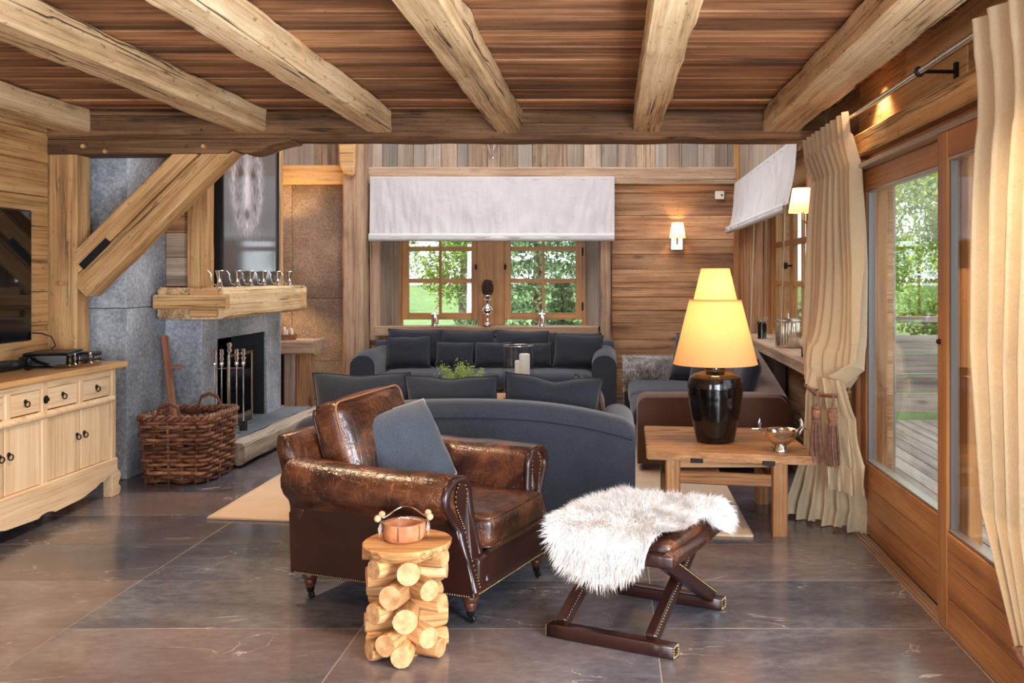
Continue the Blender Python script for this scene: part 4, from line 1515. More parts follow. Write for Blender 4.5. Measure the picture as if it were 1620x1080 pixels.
for x, y, in ((-0.31, -0.29), (0.28, -0.425), (-0.30, 0.40), (0.30, 0.30)):
    hewn('leg', lt, 'table', (x, y, 0), (x, y, zt - 0.045), 0.085, 0.085, 0.002, 8, 0.008, seed=x * 9)
hewn('stretcher', lt, 'table', (-0.27, -0.30, 0.30), (0.24, -0.415, 0.30), 0.04, 0.07, 0.002, 8, 0.008)
hewn('stretcher', lt, 'table', (-0.26, 0.39, 0.30), (0.26, 0.31, 0.30), 0.04, 0.07, 0.002, 8, 0.008)
hewn('stretcher', lt, 'table', (-0.31, -0.25, 0.22), (-0.30, 0.36, 0.22), 0.04, 0.06, 0.002, 8, 0.008)
hewn('stretcher', lt, 'table', (0.28, -0.385, 0.22), (0.30, 0.26, 0.22), 0.04, 0.06, 0.002, 8, 0.008)
box('apron', lt, 'table', -0.28, 0.26, -0.30, -0.27, 0.35, 0.41, 'x', 0.004)
for t in (0.30, 0.72):
    p = q[0].lerp(q[1], t)
    bar('iron_hinge', lt, 'iron', (p.x - 0.035, p.y - 0.003 + 0.006, zt - 0.045), (p.x + 0.035, p.y - 0.003 - 0.007, zt - 0.045), 0.006, 0.026, 0.002)
bar('dark_inlay', lt, 'darkwood', (q[0].x + 0.12, q[0].y + 0.72, zt), (q[0].x + 0.24, q[0].y + 0.71, zt), 0.022, 0.003, 0)

# ---- lamp
lp = thing('table_lamp', 'big black glazed vase lamp with two stacked amber shades', 'lamp', (0.624, 5.58, zt))
prof = [(0, 0), (0.108, 0), (0.115, 0.012), (0.125, 0.06), (0.143, 0.14), (0.158, 0.23), (0.167, 0.31), (0.166, 0.355), (0.155, 0.39), (0.132, 0.408), (0.095, 0.418), (0.07, 0.424), (0.062, 0.435), (0.062, 0.452), (0.066, 0.46), (0.05, 0.462), (0, 0.462)]
pp2 = []
for (r0, z0), (r1, z1) in zip(prof, prof[1:]):
    for k in range(4):
        t = k / 4
        z = z0 + (z1 - z0) * t
        r = r0 + (r1 - r0) * t
        pp2.append((r + (0.0012 * math.sin(z * 420) if 0.02 < z < 0.38 else 0), z))
pp2.append(prof[-1])
lathe('ceramic_base', lp, 'glaze', pp2, n=40, auto=60)
lathe('brass_neck', lp, 'brass', [(0, 0.462), (0.03, 0.462), (0.03, 0.475), (0.012, 0.48), (0.012, 0.62), (0, 0.62)], n=16)


def shade(parent, r0, z0, r1, z1, mat, name='lamp_shade', n=40):
    o = put(name, lathe_me(name, [(r0, z0), (r1, z1)], n, 40, 0, False), mat, parent)
    for r, z in ((r0, z0), (r1, z1)):
        put('shade_rim', tube_me('shade_rim', [(r * math.cos(2 * PI * i / n), r * math.sin(2 * PI * i / n), z) for i in range(n)], 0.0025 if r > 0.1 else 0.0015, 5, True), mat, o)
    return o


shade(lp, 0.254, 0.470, 0.157, 0.850, 'shade')
shade(lp, 0.130, 0.856, 0.086, 1.042, 'shade')
ball('bulb', lp, 'candle', (0, 0, 0.655), 0.035, 1, 1, 1.2)
light('lamp_bulb', 'POINT', (0.624, 5.58, zt + 0.68), 6.5, (1.0, 0.66, 0.32), shadow_soft_size=0.05)
light('lamp_bulb', 'POINT', (0.624, 5.58, zt + 0.93), 2.0, (1.0, 0.68, 0.36), shadow_soft_size=0.03)

# silver bowl with antler handles
sb = thing('silver_bowl', 'footed silver bowl with two antler handles on the lamp table', 'bowl', (0.962, 5.27, zt))
lathe('bowl_body', sb, 'chrome', [(0, 0), (0.045, 0), (0.046, 0.006), (0.036, 0.02), (0.032, 0.034), (0.05, 0.044), (0.078, 0.066), (0.094, 0.096), (0.099, 0.118), (0.103, 0.121), (0.096, 0.119), (0.09, 0.098), (0.072, 0.07), (0.03, 0.05), (0, 0.047)], n=32, auto=60)
for s in (-1, 1):
    h = put('antler_handle', tube_me('antler_handle', [(s * 0.094, 0.05, 0.10), (s * 0.118, 0.03, 0.125), (s * 0.122, 0.0, 0.13), (s * 0.118, -0.03, 0.125), (s * 0.094, -0.05, 0.10)], 0.007, 8), 'chrome', sb)
    for yy_, zz_, xo in ((0.035, 0.175, 0.115), (0.012, 0.185, 0.118), (-0.012, 0.18, 0.12), (-0.035, 0.168, 0.118), (0.0, 0.128, 0.158)):
        put('antler_tine', tube_me('antler_tine', [(s * 0.12, yy_ * 0.8, 0.128), (s * (xo + 0.006), yy_, (zz_ + 0.128) / 2), (s * xo, yy_ * 1.1, zz_)], 0.0062, 6, False, lambda t: 1 - 0.75 * t), 'chrome', h)

# ---- leather armchair; local X points out of the seat, Y across, origin under the chair's middle
F_, L_ = V((0.932, -0.361, 0)), V((0.361, 0.932, 0))
rl_ = V((-1.364, 4.176, 0))
ac_c = rl_ + F_ * 0.42 + L_ * 0.32
ac = thing('armchair', 'worn brown leather club armchair with rolled arms and nailhead trim', 'armchair', tuple(ac_c), math.atan2(F_.y, F_.x))


def arm_section(s, k=1.0):
    """rolled arm outline in (y, z), outer side first; s = -1 near arm, +1 far arm"""
    pts = [(0.335, 0.135), (0.335, 0.25), (0.332, 0.36), (0.345, 0.415), (0.365, 0.44)]
    cy, cz, r = 0.335, 0.535, 0.098
    for i in range(13):
        a = -1.0 + (PI + 1.35) * i / 12
        pts.append((cy + r * math.cos(a) * k, cz + r * math.sin(a) * k))
    pts += [(0.215, 0.44), (0.215, 0.30), (0.22, 0.135)]
    return [(s * y, z) for y, z in pts]


for s in (-1, 1):
    sec = arm_section(s)
    rings = []
    for j in range(19):
        t = j / 18
        ring = []
        for y, z in sec:
            lean = 0.10 * max(0.0, min(1, (0.46 - z) / 0.33)) ** 1.3
            x_end = 0.375 + lean
            x = -0.435 + (x_end + 0.435) * t
            sag = 0.012 * math.sin(t * PI) * (z > 0.5)
            w = 0.006 * mnoise.noise(V((x * 5, y * 8, z * 8)))
            e = max(0, t - 0.9) / 0.1
            cy, cz = s * 0.30, 0.40
            yy_, zz_ = y + (cy - y) * 0.05 * e * e, z + (cz - z) * 0.03 * e * e
            ring.append((x, yy_ + w, zz_ - sag + 0.02 * (1 - t) * (z > 0.45) + w))
        rings.append(ring)
    arm = put('rolled_arm', loft_me('rolled_arm', rings, True, True, True, 55), 'leather', ac)
    # facing: padded edge roll and nailheads on the front of the arm
    fpts, nails = [], []
    n0 = len(sec)
    path = [(s * 0.322, 0.15)] + [(s * 0.318, 0.2 + 0.02 * k) for k in range(11)]
    cy, cz, r = 0.327, 0.535, 0.07
    for i in range(14):
        a = -0.75 + (PI + 0.95) * i / 13
        path.append((s * (cy + r * math.cos(a)), cz + r * math.sin(a)))
    path += [(s * 0.245, 0.44 - 0.03 * k) for k in range(10)]
    xx = lambda z: 0.378 + 0.10 * max(0.0, min(1, (0.46 - z) / 0.33)) ** 1.3
    put('arm_front_roll', tube_me('arm_front_roll', [(xx(z) - 0.004, y * 1.03 if abs(y) > .3 else y * 0.97, z) for y, z in path], 0.02, 8), 'leatherdark', arm)
    inner = [(y + (s * 0.287 - y) * 0.42, z + (0.43 - z) * 0.06) for y, z in path]
    face = put('arm_front_facing', from_py('arm_front_facing', [(xx(z) + 0.006, y, z) for y, z in inner], [tuple(range(len(inner)))], False), 'leatherdark', arm)
    bmN = bmesh.new()
    P3 = [V((xx(z) + 0.008, y, z)) for y, z in inner]
    for a, b in zip(P3, P3[1:]):
        m = max(1, int((b - a).length / 0.011))
        for k in range(m):
            bmesh.ops.create_icosphere(bmN, subdivisions=1, radius=0.0034, matrix=Matrix.Translation(a.lerp(b, k / m)))
    nl = put('nailhead_trim', mesh_of(bmN, 'nailhead_trim', True), 'brass', arm)
    nl['kind'] = 'stuff'
    # lower side panel
    put('side_panel', prism_me('side_panel', [(-0.46, 0.132), (0.472, 0.132), (0.462, 0.2), (0.435, 0.28), (0.402, 0.36), (0.384, 0.43), (-0.43, 0.43), (-0.47, 0.40)], s * 0.33, s * 0.35, 0.004), 'leatherdark', ac)
# front rail
rbox('front_rail', ac, 'leatherdark', 0.40, 0.468, -0.30, 0.30, 0.132, 0.285, 0.02, 4)
rbox('seat_deck', ac, 'leatherdark', -0.40, 0.42, -0.23, 0.23, 0.14, 0.275, 0.02, 3)
tube('front_rail_roll', ac, 'leatherdark', [(0.462, -0.24, 0.285), (0.468, 0, 0.288), (0.462, 0.24, 0.285)], 0.014, 8)
bmN = bmesh.new()
for k in range(58):
    bmesh.ops.create_icosphere(bmN, subdivisions=1, radius=0.0034, matrix=Matrix.Translation((0.472, -0.31 + 0.62 * k / 57, 0.14)))
for s in (-1, 1):
    for k in range(80):
        bmesh.ops.create_icosphere(bmN, subdivisions=1, radius=0.0034, matrix=Matrix.Translation((-0.43 + 0.88 * k / 79, s * 0.354, 0.14)))
nl = put('nailhead_trim', mesh_of(bmN, 'nailhead_trim', True), 'brass', ac)
nl['kind'] = 'stuff'
# back frame: leans back, slightly winged top
rings = []
for j in range(12):
    t = j / 11
    z = 0.14 + 0.60 * t
    xb = -0.45 - 0.15 * t ** 1.3
    th = 0.15 - 0.03 * t
    wd_ = 0.345 + 0.035 * t ** 2
    e = max(0, t - 0.88) / 0.12
    ring = []
    for i in range(28):
        a = 2 * PI * i / 28
        ca, sa = math.cos(a), math.sin(a)
        px_ = math.copysign(abs(ca) ** 0.35, ca) * (th / 2 - 0.025 * e * e) + xb + 0.075
        py_ = math.copysign(abs(sa) ** 0.35, sa) * (wd_ - 0.02 * e * e)
        ring.append((px_ + 0.03 * (abs(py_) / wd_) ** 3 * t, py_, z - 0.02 * (abs(py_) / wd_) ** 4 * t * 0))
    rings.append(ring)
bk = put('back_frame', loft_me('back_frame', rings, True, True, True, 60), 'leather', ac)
# seat cushion
me = rbox_me('seat_cushion', 0.66, 0.455, 0.15, 0.045, 10, (0.012, 0.0, 0.02), 0.006, 3)
sc_ = put('seat_cushion', me, 'leather', ac, Matrix.Translation((0.145, 0, 0.355)) @ Matrix.Rotation(-0.02, 4, 'Y'))


def piping_rect(parent, lx, ly, z, r, rad, mat, name='cushion_piping'):
    pts = []
    for cx, cy, a0 in ((1, 1, 0), (-1, 1, PI / 2), (-1, -1, PI), (1, -1, 1.5 * PI)):
        for k in range(5):
            a = a0 + PI / 2 * k / 4
            pts.append((cx * (lx / 2 - r) + r * math.cos(a), cy * (ly / 2 - r) + r * math.sin(a), z))
    return put(name, tube_me(name, pts, rad, 6, True), mat, parent)


piping_rect(sc_, 0.645, 0.44, 0.060, 0.04, 0.005, 'leather')
piping_rect(sc_, 0.645, 0.44, -0.060, 0.04, 0.005, 'leather')
# back cushion
me = rbox_me('back_cushion', 0.48, 0.53, 0.17, 0.05, 12, (0.012, 0.008, 0.045), 0.01, 8)
bc = put('back_cushion', me, 'leather', ac, Matrix.Translation((-0.335, 0.01, 0.645)) @ Matrix.Rotation(math.radians(-105 + 180), 4, 'Y') @ Matrix.Rotation(0.06, 4, 'Z'))
piping_rect(bc, 0.475, 0.525, 0.064, 0.045, 0.005, 'pipe')
piping_rect(bc, 0.475, 0.525, -0.064, 0.045, 0.005, 'leatherdark')
# broaden the upholstery a little against the legs
WS = Matrix.Diagonal((1, 1.15, 1, 1))
done = set()
for o in ac.children_recursive:
    if o.data is None or o.data.name in done:
        continue
    done.add(o.data.name)
    if o.name.split('.')[0] in ('back_cushion', 'cushion_piping', 'seat_cushion'):
        continue
    o.data.transform(WS)
sc_.data.transform(Matrix.Diagonal((1, 1.17, 1, 1)))
for o in sc_.children:
    o.data.transform(Matrix.Diagonal((1, 1.17, 1, 1)))
# turned legs on castors
prof = [(0, 0.14), (0.036, 0.14), (0.037, 0.128), (0.032, 0.122), (0.036, 0.115), (0.037, 0.10), (0.032, 0.088), (0.026, 0.083), (0.028, 0.077), (0.019, 0.05), (0.0, 0.05)]
for x, y in ((-0.42, -0.315), (-0.42, 0.315), (0.405, -0.315), (0.405, 0.315)):
    lg = put('turned_leg', lathe_me('turned_leg', prof, 18), 'darkwood', ac, Matrix.Translation((x, y, 0)))
    lathe('castor_socket', lg, 'iron', [(0, 0.055), (0.019, 0.055), (0.016, 0.03), (0.012, 0.026), (0, 0.026)], n=12)
    put('castor_wheel', lathe_me('castor_wheel', [(0, -0.008), (0.013, -0.008), (0.0165, -0.004), (0.0165, 0.004), (0.013, 0.008), (0, 0.008)], 16), 'iron', lg, Matrix.Translation((0.012, -0.008, 0.0168)) @ Matrix.Rotation(PI / 2, 4, 'X'))

# loose cushion on the armchair
cp = ac_c + F_ * 0.01 + L_ * 0.10
pillow('throw_cushion', 'slate grey wool cushion with pale cord edge leaning on the armchair', 'cushion', (cp.x - 0.085, cp.y, 0.45), 0.42, 0.41, 0.15, 0.50, math.atan2(F_.y, F_.x) + PI / 2 - 0.35, -0.13, mat='pillowgrey', edge='greypipe', er=0.0055, seed=41, pinch=0.03)

# ---- log side table
lg_c = V((-0.790, 3.57, 0))
lgt = thing('log_table', 'small side table of stacked log pieces with a round slab top', 'table', tuple(lg_c))


def log_me(L, r, seed):
    vs, fs, n = [], [], 14
    for s in range(7):
        x = L * s / 6
        for i in range(n):
            a = 2 * PI * i / n
            rr = r * (1 + 0.05 * mnoise.noise(V((x * 6 + seed * 3, math.cos(a) * 1.5, math.sin(a) * 1.5))))
            if s == 6:
                rr *= 0.94
            vs.append((x if s < 6 else x + 0.002, rr * math.cos(a), rr * math.sin(a)))
    for s in range(6):
        for i in range(n):
            fs.append((s * n + i, s * n + (i + 1) % n, (s + 1) * n + (i + 1) % n, (s + 1) * n + i))
    fs.append(tuple(range(n)))
    fs.append(tuple(range(6 * n, 7 * n)))
    me = from_py('log', vs, fs, True, 45)
    me.materials.append(M['bark'])
    me.materials.append(M['ring'])
    for p in me.polygons:
        if len(p.vertices) > 4:
            p.material_index = 1
    return me


logs = [  # azimuth from the camera side (deg, + to the right), height, radius
    (-78, .395, .030), (-40, .358, .040), (14, .352, .046), (72, .375, .038), (150, .36, .04), (210, .36, .04),
    (-68, .310, .041), (-10, .262, .048), (42, .278, .042), (92, .318, .036), (-98, .245, .036), (140, .28, .042), (190, .29, .042), (235, .28, .04),
    (-38, .190, .043), (10, .176, .049), (64, .215, .037), (100, .152, .036), (150, .20, .042), (200, .20, .042), (250, .2, .036),
    (-70, .135, .038), (-18, .083, .044), (42, .100, .042), (130, .11, .042), (180, .11, .042), (228, .11, .042),
    (-52, .045, .040), (5, .046, .043), (66, .040, .038), (112, .042, .036), (160, .042, .04), (205, .042, .04), (255, .042, .038)]
for k, (az, z, r) in enumerate(logs):
    a = math.radians(az)
    d = V((math.sin(a), -math.cos(a), 0))
    m = frame_to(d * 0.035 + V((0, 0, z)), d * 0.2 + V((0, 0, z + random.uniform(-0.004, 0.004))))
    ln = random.uniform(0.115, 0.132)
    put('log', log_me(ln, r, k), None, lgt, m)
lathe('core_log', lgt, 'bark', [(0, 0), (0.055, 0), (0.055, 0.385), (0, 0.385)], n=14)
vs, fs, n = [], [], 48
for z, rr in ((0.386, 0.150), (0.392, 0.158), (0.415, 0.168), (0.428, 0.170), (0.4325, 0.166)):
    for i in range(n):
        a = 2 * PI * i / n
        w = 0.007 * mnoise.noise(V((math.cos(a) * 2, math.sin(a) * 2, 3.3)))
        lo_ = (0.424 - z) / 0.038
        chip = 0.016 * max(0, mnoise.noise(V((math.cos(a) * 3.1 + 5, math.sin(a) * 3.1, 0)))) * max(0, lo_)
        vs.append(((rr + w) * math.cos(a), (rr + w) * math.sin(a), z + chip))
for s in range(4):
    for i in range(n):
        fs.append((s * n + i, s * n + (i + 1) % n, (s + 1) * n + (i + 1) % n, (s + 1) * n + i))
fs.append(tuple(range(n)))
fs.append(tuple(range(4 * n, 5 * n)))
sl = from_py('round_slab', vs, fs, True, 35)
sl.materials.append(M['bark'])
put('slab_top', sl, 'bark', lgt)

bw = thing('wooden_bowl', 'reddish wooden bowl with silver horn handles and knobs on log table', 'bowl', (-0.802, 3.575, 0.4335), 0.15)
lathe('bowl_body', bw, 'bowlwood', [(0, 0), (0.066, 0), (0.077, 0.012), (0.082, 0.035), (0.080, 0.068), (0.074, 0.070), (0.075, 0.04), (0.065, 0.014), (0, 0.012)], n=30, auto=50)
for k in range(6):
    a = 2 * PI * k / 6 + 0.3
    tube('rib_line', bw, 'darkwood', [(0.0795 * math.cos(a), 0.0795 * math.sin(a), 0.012), (0.0825 * math.cos(a), 0.0825 * math.sin(a), 0.035), (0.0805 * math.cos(a), 0.0805 * math.sin(a), 0.066)], 0.0018, 4)
for s in (-1, 1):
    arc = []
    for i in range(13):
        t = i / 12
        arc.append((-0.085 + 0.17 * t, s * (0.03 + 0.058 * math.sin(PI * t)), 0.078 + 0.030 * math.sin(PI * min(1, t * 1.0)) * (0.4 + 0.6 * math.sin(PI * t))))
    tube('silver_branch', bw, 'chrome', arc, 0.0038, 6)
    for e in (-1, 1):
        ball('wooden_knob', bw, 'coral', (e * (0.098 if s < 0 else 0.088), s * 0.032 , 0.092), 0.0135)
    for e in (-1, 1):
        put('silver_leaf', prism_me('silver_leaf', [(e * 0.088, 0.075), (e * 0.098, 0.05), (e * 0.092, 0.012), (e * 0.084, 0.045)], s * 0.02 - 0.0015, s * 0.02 + 0.0015), 'chrome', bw)

# ---- X-frame footstool; local X along the front bar, Y towards the back bar
A_, B_ = V((0.905, -0.427, 0)), V((0.400, 0.916, 0))
s0 = V((-0.224, 3.735, 0))
st_ = thing('footstool', 'leather X-frame footstool with nailheads, under a sheepskin', 'stool', tuple(s0 + A_ * 0.25 + B_ * 0.285), math.atan2(A_.y, A_.x))
for y in (-0.285, 0.285):
    b = rbox('floor_bar', st_, 'leatherdark', -0.275, 0.275, y - 0.03, y + 0.03, 0.0, 0.052, 0.008, 3)
    for e in (-1, 1):
        bmN = bmesh.new()
        for k in range(16):
            a = 2 * PI * k / 16
            bmesh.ops.create_icosphere(bmN, subdivisions=1, radius=0.0038, matrix=Matrix.Translation((e * 0.276, y + 0.024 * max(-1, min(1, 1.3 * math.cos(a))), 0.026 + 0.02 * max(-1, min(1, 1.3 * math.sin(a))))))
        nl = fixp(put('nailhead_trim', mesh_of(bmN, 'nailhead_trim', True), 'brass', b), b)
        nl['kind'] = 'stuff'
for x in (-0.195, 0.195):
    for s in (-1, 1):
        p0, p1 = V((x + 0.022 * s, s * 0.285, 0.05)), V((x + 0.022 * s, -s * 0.265, 0.355))
        c = bar('cross_leg', st_, 'leatherdark', p0, p1, 0.044, 0.058, 0.006)
        bmN = bmesh.new()
        Ld = (p1 - p0).length
        for e in (-1, 1):
            for k in range(44):
                bmesh.ops.create_icosphere(bmN, subdivisions=1, radius=0.0028, matrix=Matrix.Translation((-Ld / 2 + Ld * (k + 0.5) / 44, -0.0235 * s * e if False else e * 0.0225, 0.02)))
        nl = put('nailhead_trim', mesh_of(bmN, 'nailhead_trim', True), 'brass', c)
        nl['kind'] = 'stuff'
for y in (-0.275, 0.275):
    rbox('seat_rail', st_, 'leatherdark', -0.27, 0.27, y - 0.032, y + 0.032, 0.335, 0.39, 0.014, 4)
for x in (-0.255, 0.255):
    tube('seat_side_roll', st_, 'leather', [(x, -0.30, 0.372), (x, -0.15, 0.366), (x, 0, 0.362), (x, 0.15, 0.366), (x, 0.30, 0.375)], 0.03, 10)
rbox('seat_pad', st_, 'leather', -0.25, 0.25, -0.27, 0.27, 0.352, 0.428, 0.03, 9, (0, 0, 0.012), None, 0.006, 5)

# sheepskin over the stool
sk = thing('sheepskin', 'white long-haired sheepskin draped over the footstool', 'throw', tuple(s0 + A_ * 0.25 + B_ * 0.285), math.atan2(A_.y, A_.x))
outl = [(-0.28, -0.17), (-0.265, -0.32), (-0.19, -0.42), (-0.06, -0.462), (0.08, -0.45), (0.16, -0.385), (0.20, -0.30), (0.235, -0.20), (0.26, -0.12), (0.26, -0.03), (0.265, 0.06), (0.33, 0.11), (0.355, 0.18), (0.33, 0.28), (0.25, 0.345), (0.10, 0.35), (-0.02, 0.36), (-0.12, 0.34), (-0.20, 0.27), (-0.245, 0.15), (-0.275, 0.0)]
NO = 84


def _closed(pts, n):
    out = []
    m = len(pts)
    for i in range(n):
        t = i / n * m
        k = int(t)
        f = t - k
        p = [np.array(pts[(k + d) % m]) for d in (-1, 0, 1, 2)]
        out.append(0.5 * (2 * p[1] + (p[2] - p[0]) * f + (2 * p[0] - 5 * p[1] + 4 * p[2] - p[3]) * f * f + (3 * p[1] - p[0] - 3 * p[2] + p[3]) * f ** 3))
    return np.array(out)


OUT = _closed(outl, NO)
CEN = np.array([0.0, -0.03])


def drape(s, t):
    """plan position of the flat hide -> where it lies on the stool"""
    top = 0.462
    z, x, y = top, s, t
    if t < -0.29:
        e = -t - 0.29
        y = -0.29 - 0.055 * min(1, e / 0.05) - 0.02 * e
        z = top - max(0, e - 0.02) * 1.25 - 0.01
    if s > 0.285:
        e = s - 0.285
        x = 0.285 + e * 0.62
        z -= 0.03 + e * 0.65
    if s < -0.285:
        z -= 0.04
    if t > 0.30:
        z -= (t - 0.30) * 0.8
    z += 0.012 * mnoise.noise(V((s * 6, t * 6, 1)))
    return (x, y, z)


NR = 22
vs, plan = [], []
for r in range(NR + 1):
    q_ = (r / NR)
    for i in range(NO):
        p = CEN + (OUT[i] - CEN) * q_
        vs.append(drape(p[0], p[1]))
fs = [(r * NO + i, r * NO + (i + 1) % NO, (r + 1) * NO + (i + 1) % NO, (r + 1) * NO + i) for r in range(NR) for i in range(NO)]
me = from_py('hide', vs, fs, True)
A = np.array(vs).reshape(NR + 1, NO, 3)
n = 34000
qq = np.sqrt(RNG.uniform(0.0, 1, n)) * (NR - 1e-4)
ii = RNG.uniform(0, NO - 1e-4, n)
r0, i0 = qq.astype(int), ii.astype(int)
i1 = (i0 + 1) % NO
fr, fi = (qq - r0)[:, None], (ii - i0)[:, None]
P = A[r0, i0] * (1 - fr) * (1 - fi) + A[r0 + 1, i0] * fr * (1 - fi) + A[r0, i1] * (1 - fr) * fi + A[r0 + 1, i1] * fr * fi
N = np.cross(A[r0 + 1, i0] - A[r0, i0], A[r0 + 1, i1] - A[r0, i0] + 1e-6)
N /= np.linalg.norm(N, axis=1)[:, None] + 1e-9
sgn = np.where(N[:, 2] * 1.0 - N[:, 1] * 0.8 < 0, -1, 1)[:, None]
N *= sgn
outd = A[NR, i0] - A[max(0, NR - 4), i0]
outd /= np.linalg.norm(outd, axis=1)[:, None] + 1e-9
edge = (qq / NR)[:, None]
flow = outd * (0.25 + 1.0 * edge ** 5) + np.array([[0.1, -0.35, -0.25]])
clump = np.array([[mnoise.noise(V(p) * 16), mnoise.noise(V(p) * 16 + V((9, 0, 0))), 0] for p in P])
flow = flow + clump * 0.9
sh = np.array([mnoise.noise(V(p) * 9) for p in P])[:, None]
white = np.array(lin(252, 252, 254)[:3])
cream = np.array(lin(246, 245, 244)[:3])
lowf = np.clip((0.40 - P[:, 2:3]) / 0.06, 0, 1) * 0.45
tone = np.clip(0.86 + 0.55 * np.array([mnoise.noise(V(p) * 22) + 0.5 * mnoise.noise(V(p) * 55) for p in P])[:, None], 0.72, 1.0)
tip = white * tone * (1 - lowf) + np.array(lin(246, 226, 200)[:3]) * lowf
root = cream * (0.9 + 0.15 * sh)
set_col(me, np.tile(cream, (len(vs), 1)))
put('hide', me, 'fur', sk)
o = put('fur_pile', strands_me('fur_pile', P, N, RNG.uniform(0.028, 0.056, n), 0.0012, flow, root, tip, 0.42), 'fur', sk)
o['kind'] = 'stuff'


# ---- sideboard along the left wall
X0, X1 = -3.83, -3.29
Y0, Y1 = 4.62, 6.13
sd = thing('sideboard', 'long pale pine sideboard with ring pulls under the television', 'sideboard', (0, 0, 0))
box('top', sd, 'pinetop', X0 - 0.0, -3.262, 4.50, 6.24, 0.838, 0.88, 'y', 0.012, 3)
box('carcass', sd, 'darkwood', X0, X1 - 0.02, Y0 + 0.02, Y1 - 0.02, 0.2, 0.838, 'y', 0.002)
box('end_panel', sd, 'pine', X0 + 0.05, X1 - 0.03, Y1 - 0.03, Y1 - 0.004, 0.26, 0.83, 'z', 0.003)
for y0, y1 in ((Y0, Y0 + 0.06), (5.335, 5.392), (Y1 - 0.055, Y1)):
    box('upright', sd, 'pine', X1 - 0.04, X1 + 0.004, y0, y1, 0.225, 0.838, 'z', 0.006)
box('rail', sd, 'pine', X1 - 0.03, X1 + 0.002, Y0 + 0.05, Y1 - 0.05, 0.80, 0.838, 'y', 0.003)
tube('middle_rail', sd, 'pine', [(X1 - 0.008, Y0 + 0.03, 0.645), (X1 - 0.008, Y1 - 0.03, 0.645)], 0.024, 10)
for y0 in (5.015, 5.71):
    box('drawer_divider', sd, 'pine', X1 - 0.03, X1 + 0.003, y0, y0 + 0.045, 0.655, 0.81, 'z', 0.004)


def ring_pull(parent, x, y, z, r=0.016):
    p = put('ring_pull_plate', lathe_me('ring_pull_plate', [(0, 0), (0.014, 0), (0.012, 0.006), (0.005, 0.009), (0, 0.01)], 12), 'iron', parent, Matrix.Translation((x, y, z)) @ Matrix.Rotation(PI / 2, 4, 'Y'))
    put('ring_pull_ring', torus_me('ring_pull_ring', r, 0.0035, 14, 6), 'iron', parent, Matrix.Translation((x + 0.014, y, z - r * 0.9)) @ Matrix.Rotation(PI / 2, 4, 'Y') @ Matrix.Rotation(0.2, 4, 'X'))


for y0, y1 in ((4.68, 5.015), (5.06, 5.335), (5.392, 5.71), (5.755, 6.075)):
    d = box('drawer', sd, 'pine', X1 - 0.03, X1 - 0.007, y0 + 0.006, y1 - 0.006, 0.673, 0.797, 'y', 0.004)
    ring_pull(sd, X1 - 0.007, (y0 + y1) / 2, 0.745)
for y0, y1, hy in ((4.68, 5.015, 4.98), (5.02, 5.335, 5.055), (5.392, 5.735, 5.70), (5.742, 6.075, 5.777)):
    d = box('cupboard_door', sd, 'pine', X1 - 0.03, X1 - 0.008, y0 + 0.005, y1 - 0.005, 0.252, 0.622, 'z', 0.004)
    ring_pull(sd, X1 - 0.008, hy, 0.475)
lk = put('lock_plate', lathe_me('lock_plate', [(0, 0), (0.026, 0), (0.024, 0.005), (0.01, 0.007), (0.008, 0.02), (0, 0.02)], 16), 'iron', sd, Matrix.Translation((X1 + 0.002, 5.37, 0.735)) @ Matrix.Rotation(PI / 2, 4, 'Y'))
# scalloped apron: outline in YZ
ap = [(Y0, 0.25), (Y1 + 0.005, 0.25), (Y1 + 0.005, 0.16), (6.02, 0.15), (5.98, 0.125), (5.93, 0.13), (5.88, 0.105), (5.72, 0.075), (5.45, 0.062), (5.42, 0.08), (5.37, 0.085), (5.32, 0.08), (5.29, 0.062), (5.0, 0.075), (4.86, 0.105), (4.82, 0.13), (4.76, 0.125), (4.72, 0.15), (Y0, 0.16)]
apm = prism_me('apron', [(y, z) for y, z in ap], -0.018, 0.018, 0.003)
put('apron', apm, 'pine', sd, Matrix.Translation((X1 - 0.006, 0, 0)) @ Matrix.Rotation(PI / 2, 4, 'Z'))
foot = [(0, 0.24), (0.0, 0.0), (0.085, 0.0), (0.105, 0.02), (0.11, 0.05), (0.09, 0.068), (0.075, 0.055), (0.075, 0.085), (0.10, 0.10), (0.112, 0.13), (0.10, 0.158), (0.075, 0.16), (0.05, 0.2), (0.045, 0.24)]
for yb, sg in ((Y1 - 0.06, 1), (Y0 + 0.06, -1)):
    for xb in (X1 - 0.02, X0 + 0.06):
        fm = prism_me('scrolled_foot', [(sg * a, b) for a, b in foot], -0.03, 0.03, 0.004)
        put('scrolled_foot', fm, 'pine', sd, Matrix.Translation((xb, yb, 0)) @ Matrix.Rotation(PI / 2, 4, 'Z'))

# ---- on and above the sideboard
tv = thing('television', 'large black flat television on the plank wall above the sideboard', 'television', (-3.80, 5.36, 1.455))
box('screen_body', tv, 'black', -0.045, 0.0, -0.70, 0.70, -0.425, 0.425, 'y', 0.006)
box('screen_glass', tv, 'screen', 0.0, 0.003, -0.69, 0.69, -0.415, 0.415, 'y', 0.001)
cbl = thing('cable', 'thin black cable hanging from the television to the set-top box', 'cable', (-3.79, 6.05, 1.08))
tube('cable_run', cbl, 'black', [(0.0, 0.0, 0.0), (0.03, 0.045, -0.005), (0.07, 0.09, -0.03), (0.09, 0.10, -0.09), (0.06, 0.05, -0.14)], 0.005, 6)
sp = thing('soundbar', 'low black soundbar on the sideboard at the picture edge', 'speaker', (-3.66, 5.25, 0.88))
rbox('speaker_body', sp, 'black', -0.05, 0.05, -0.45, 0.45, 0.0, 0.06, 0.015, 3)
for y in (-0.4, 0.4):
    box('rubber_foot', sp, 'black', -0.03, 0.03, y - 0.02, y + 0.02, -0.0, 0.004, bev=0.001)
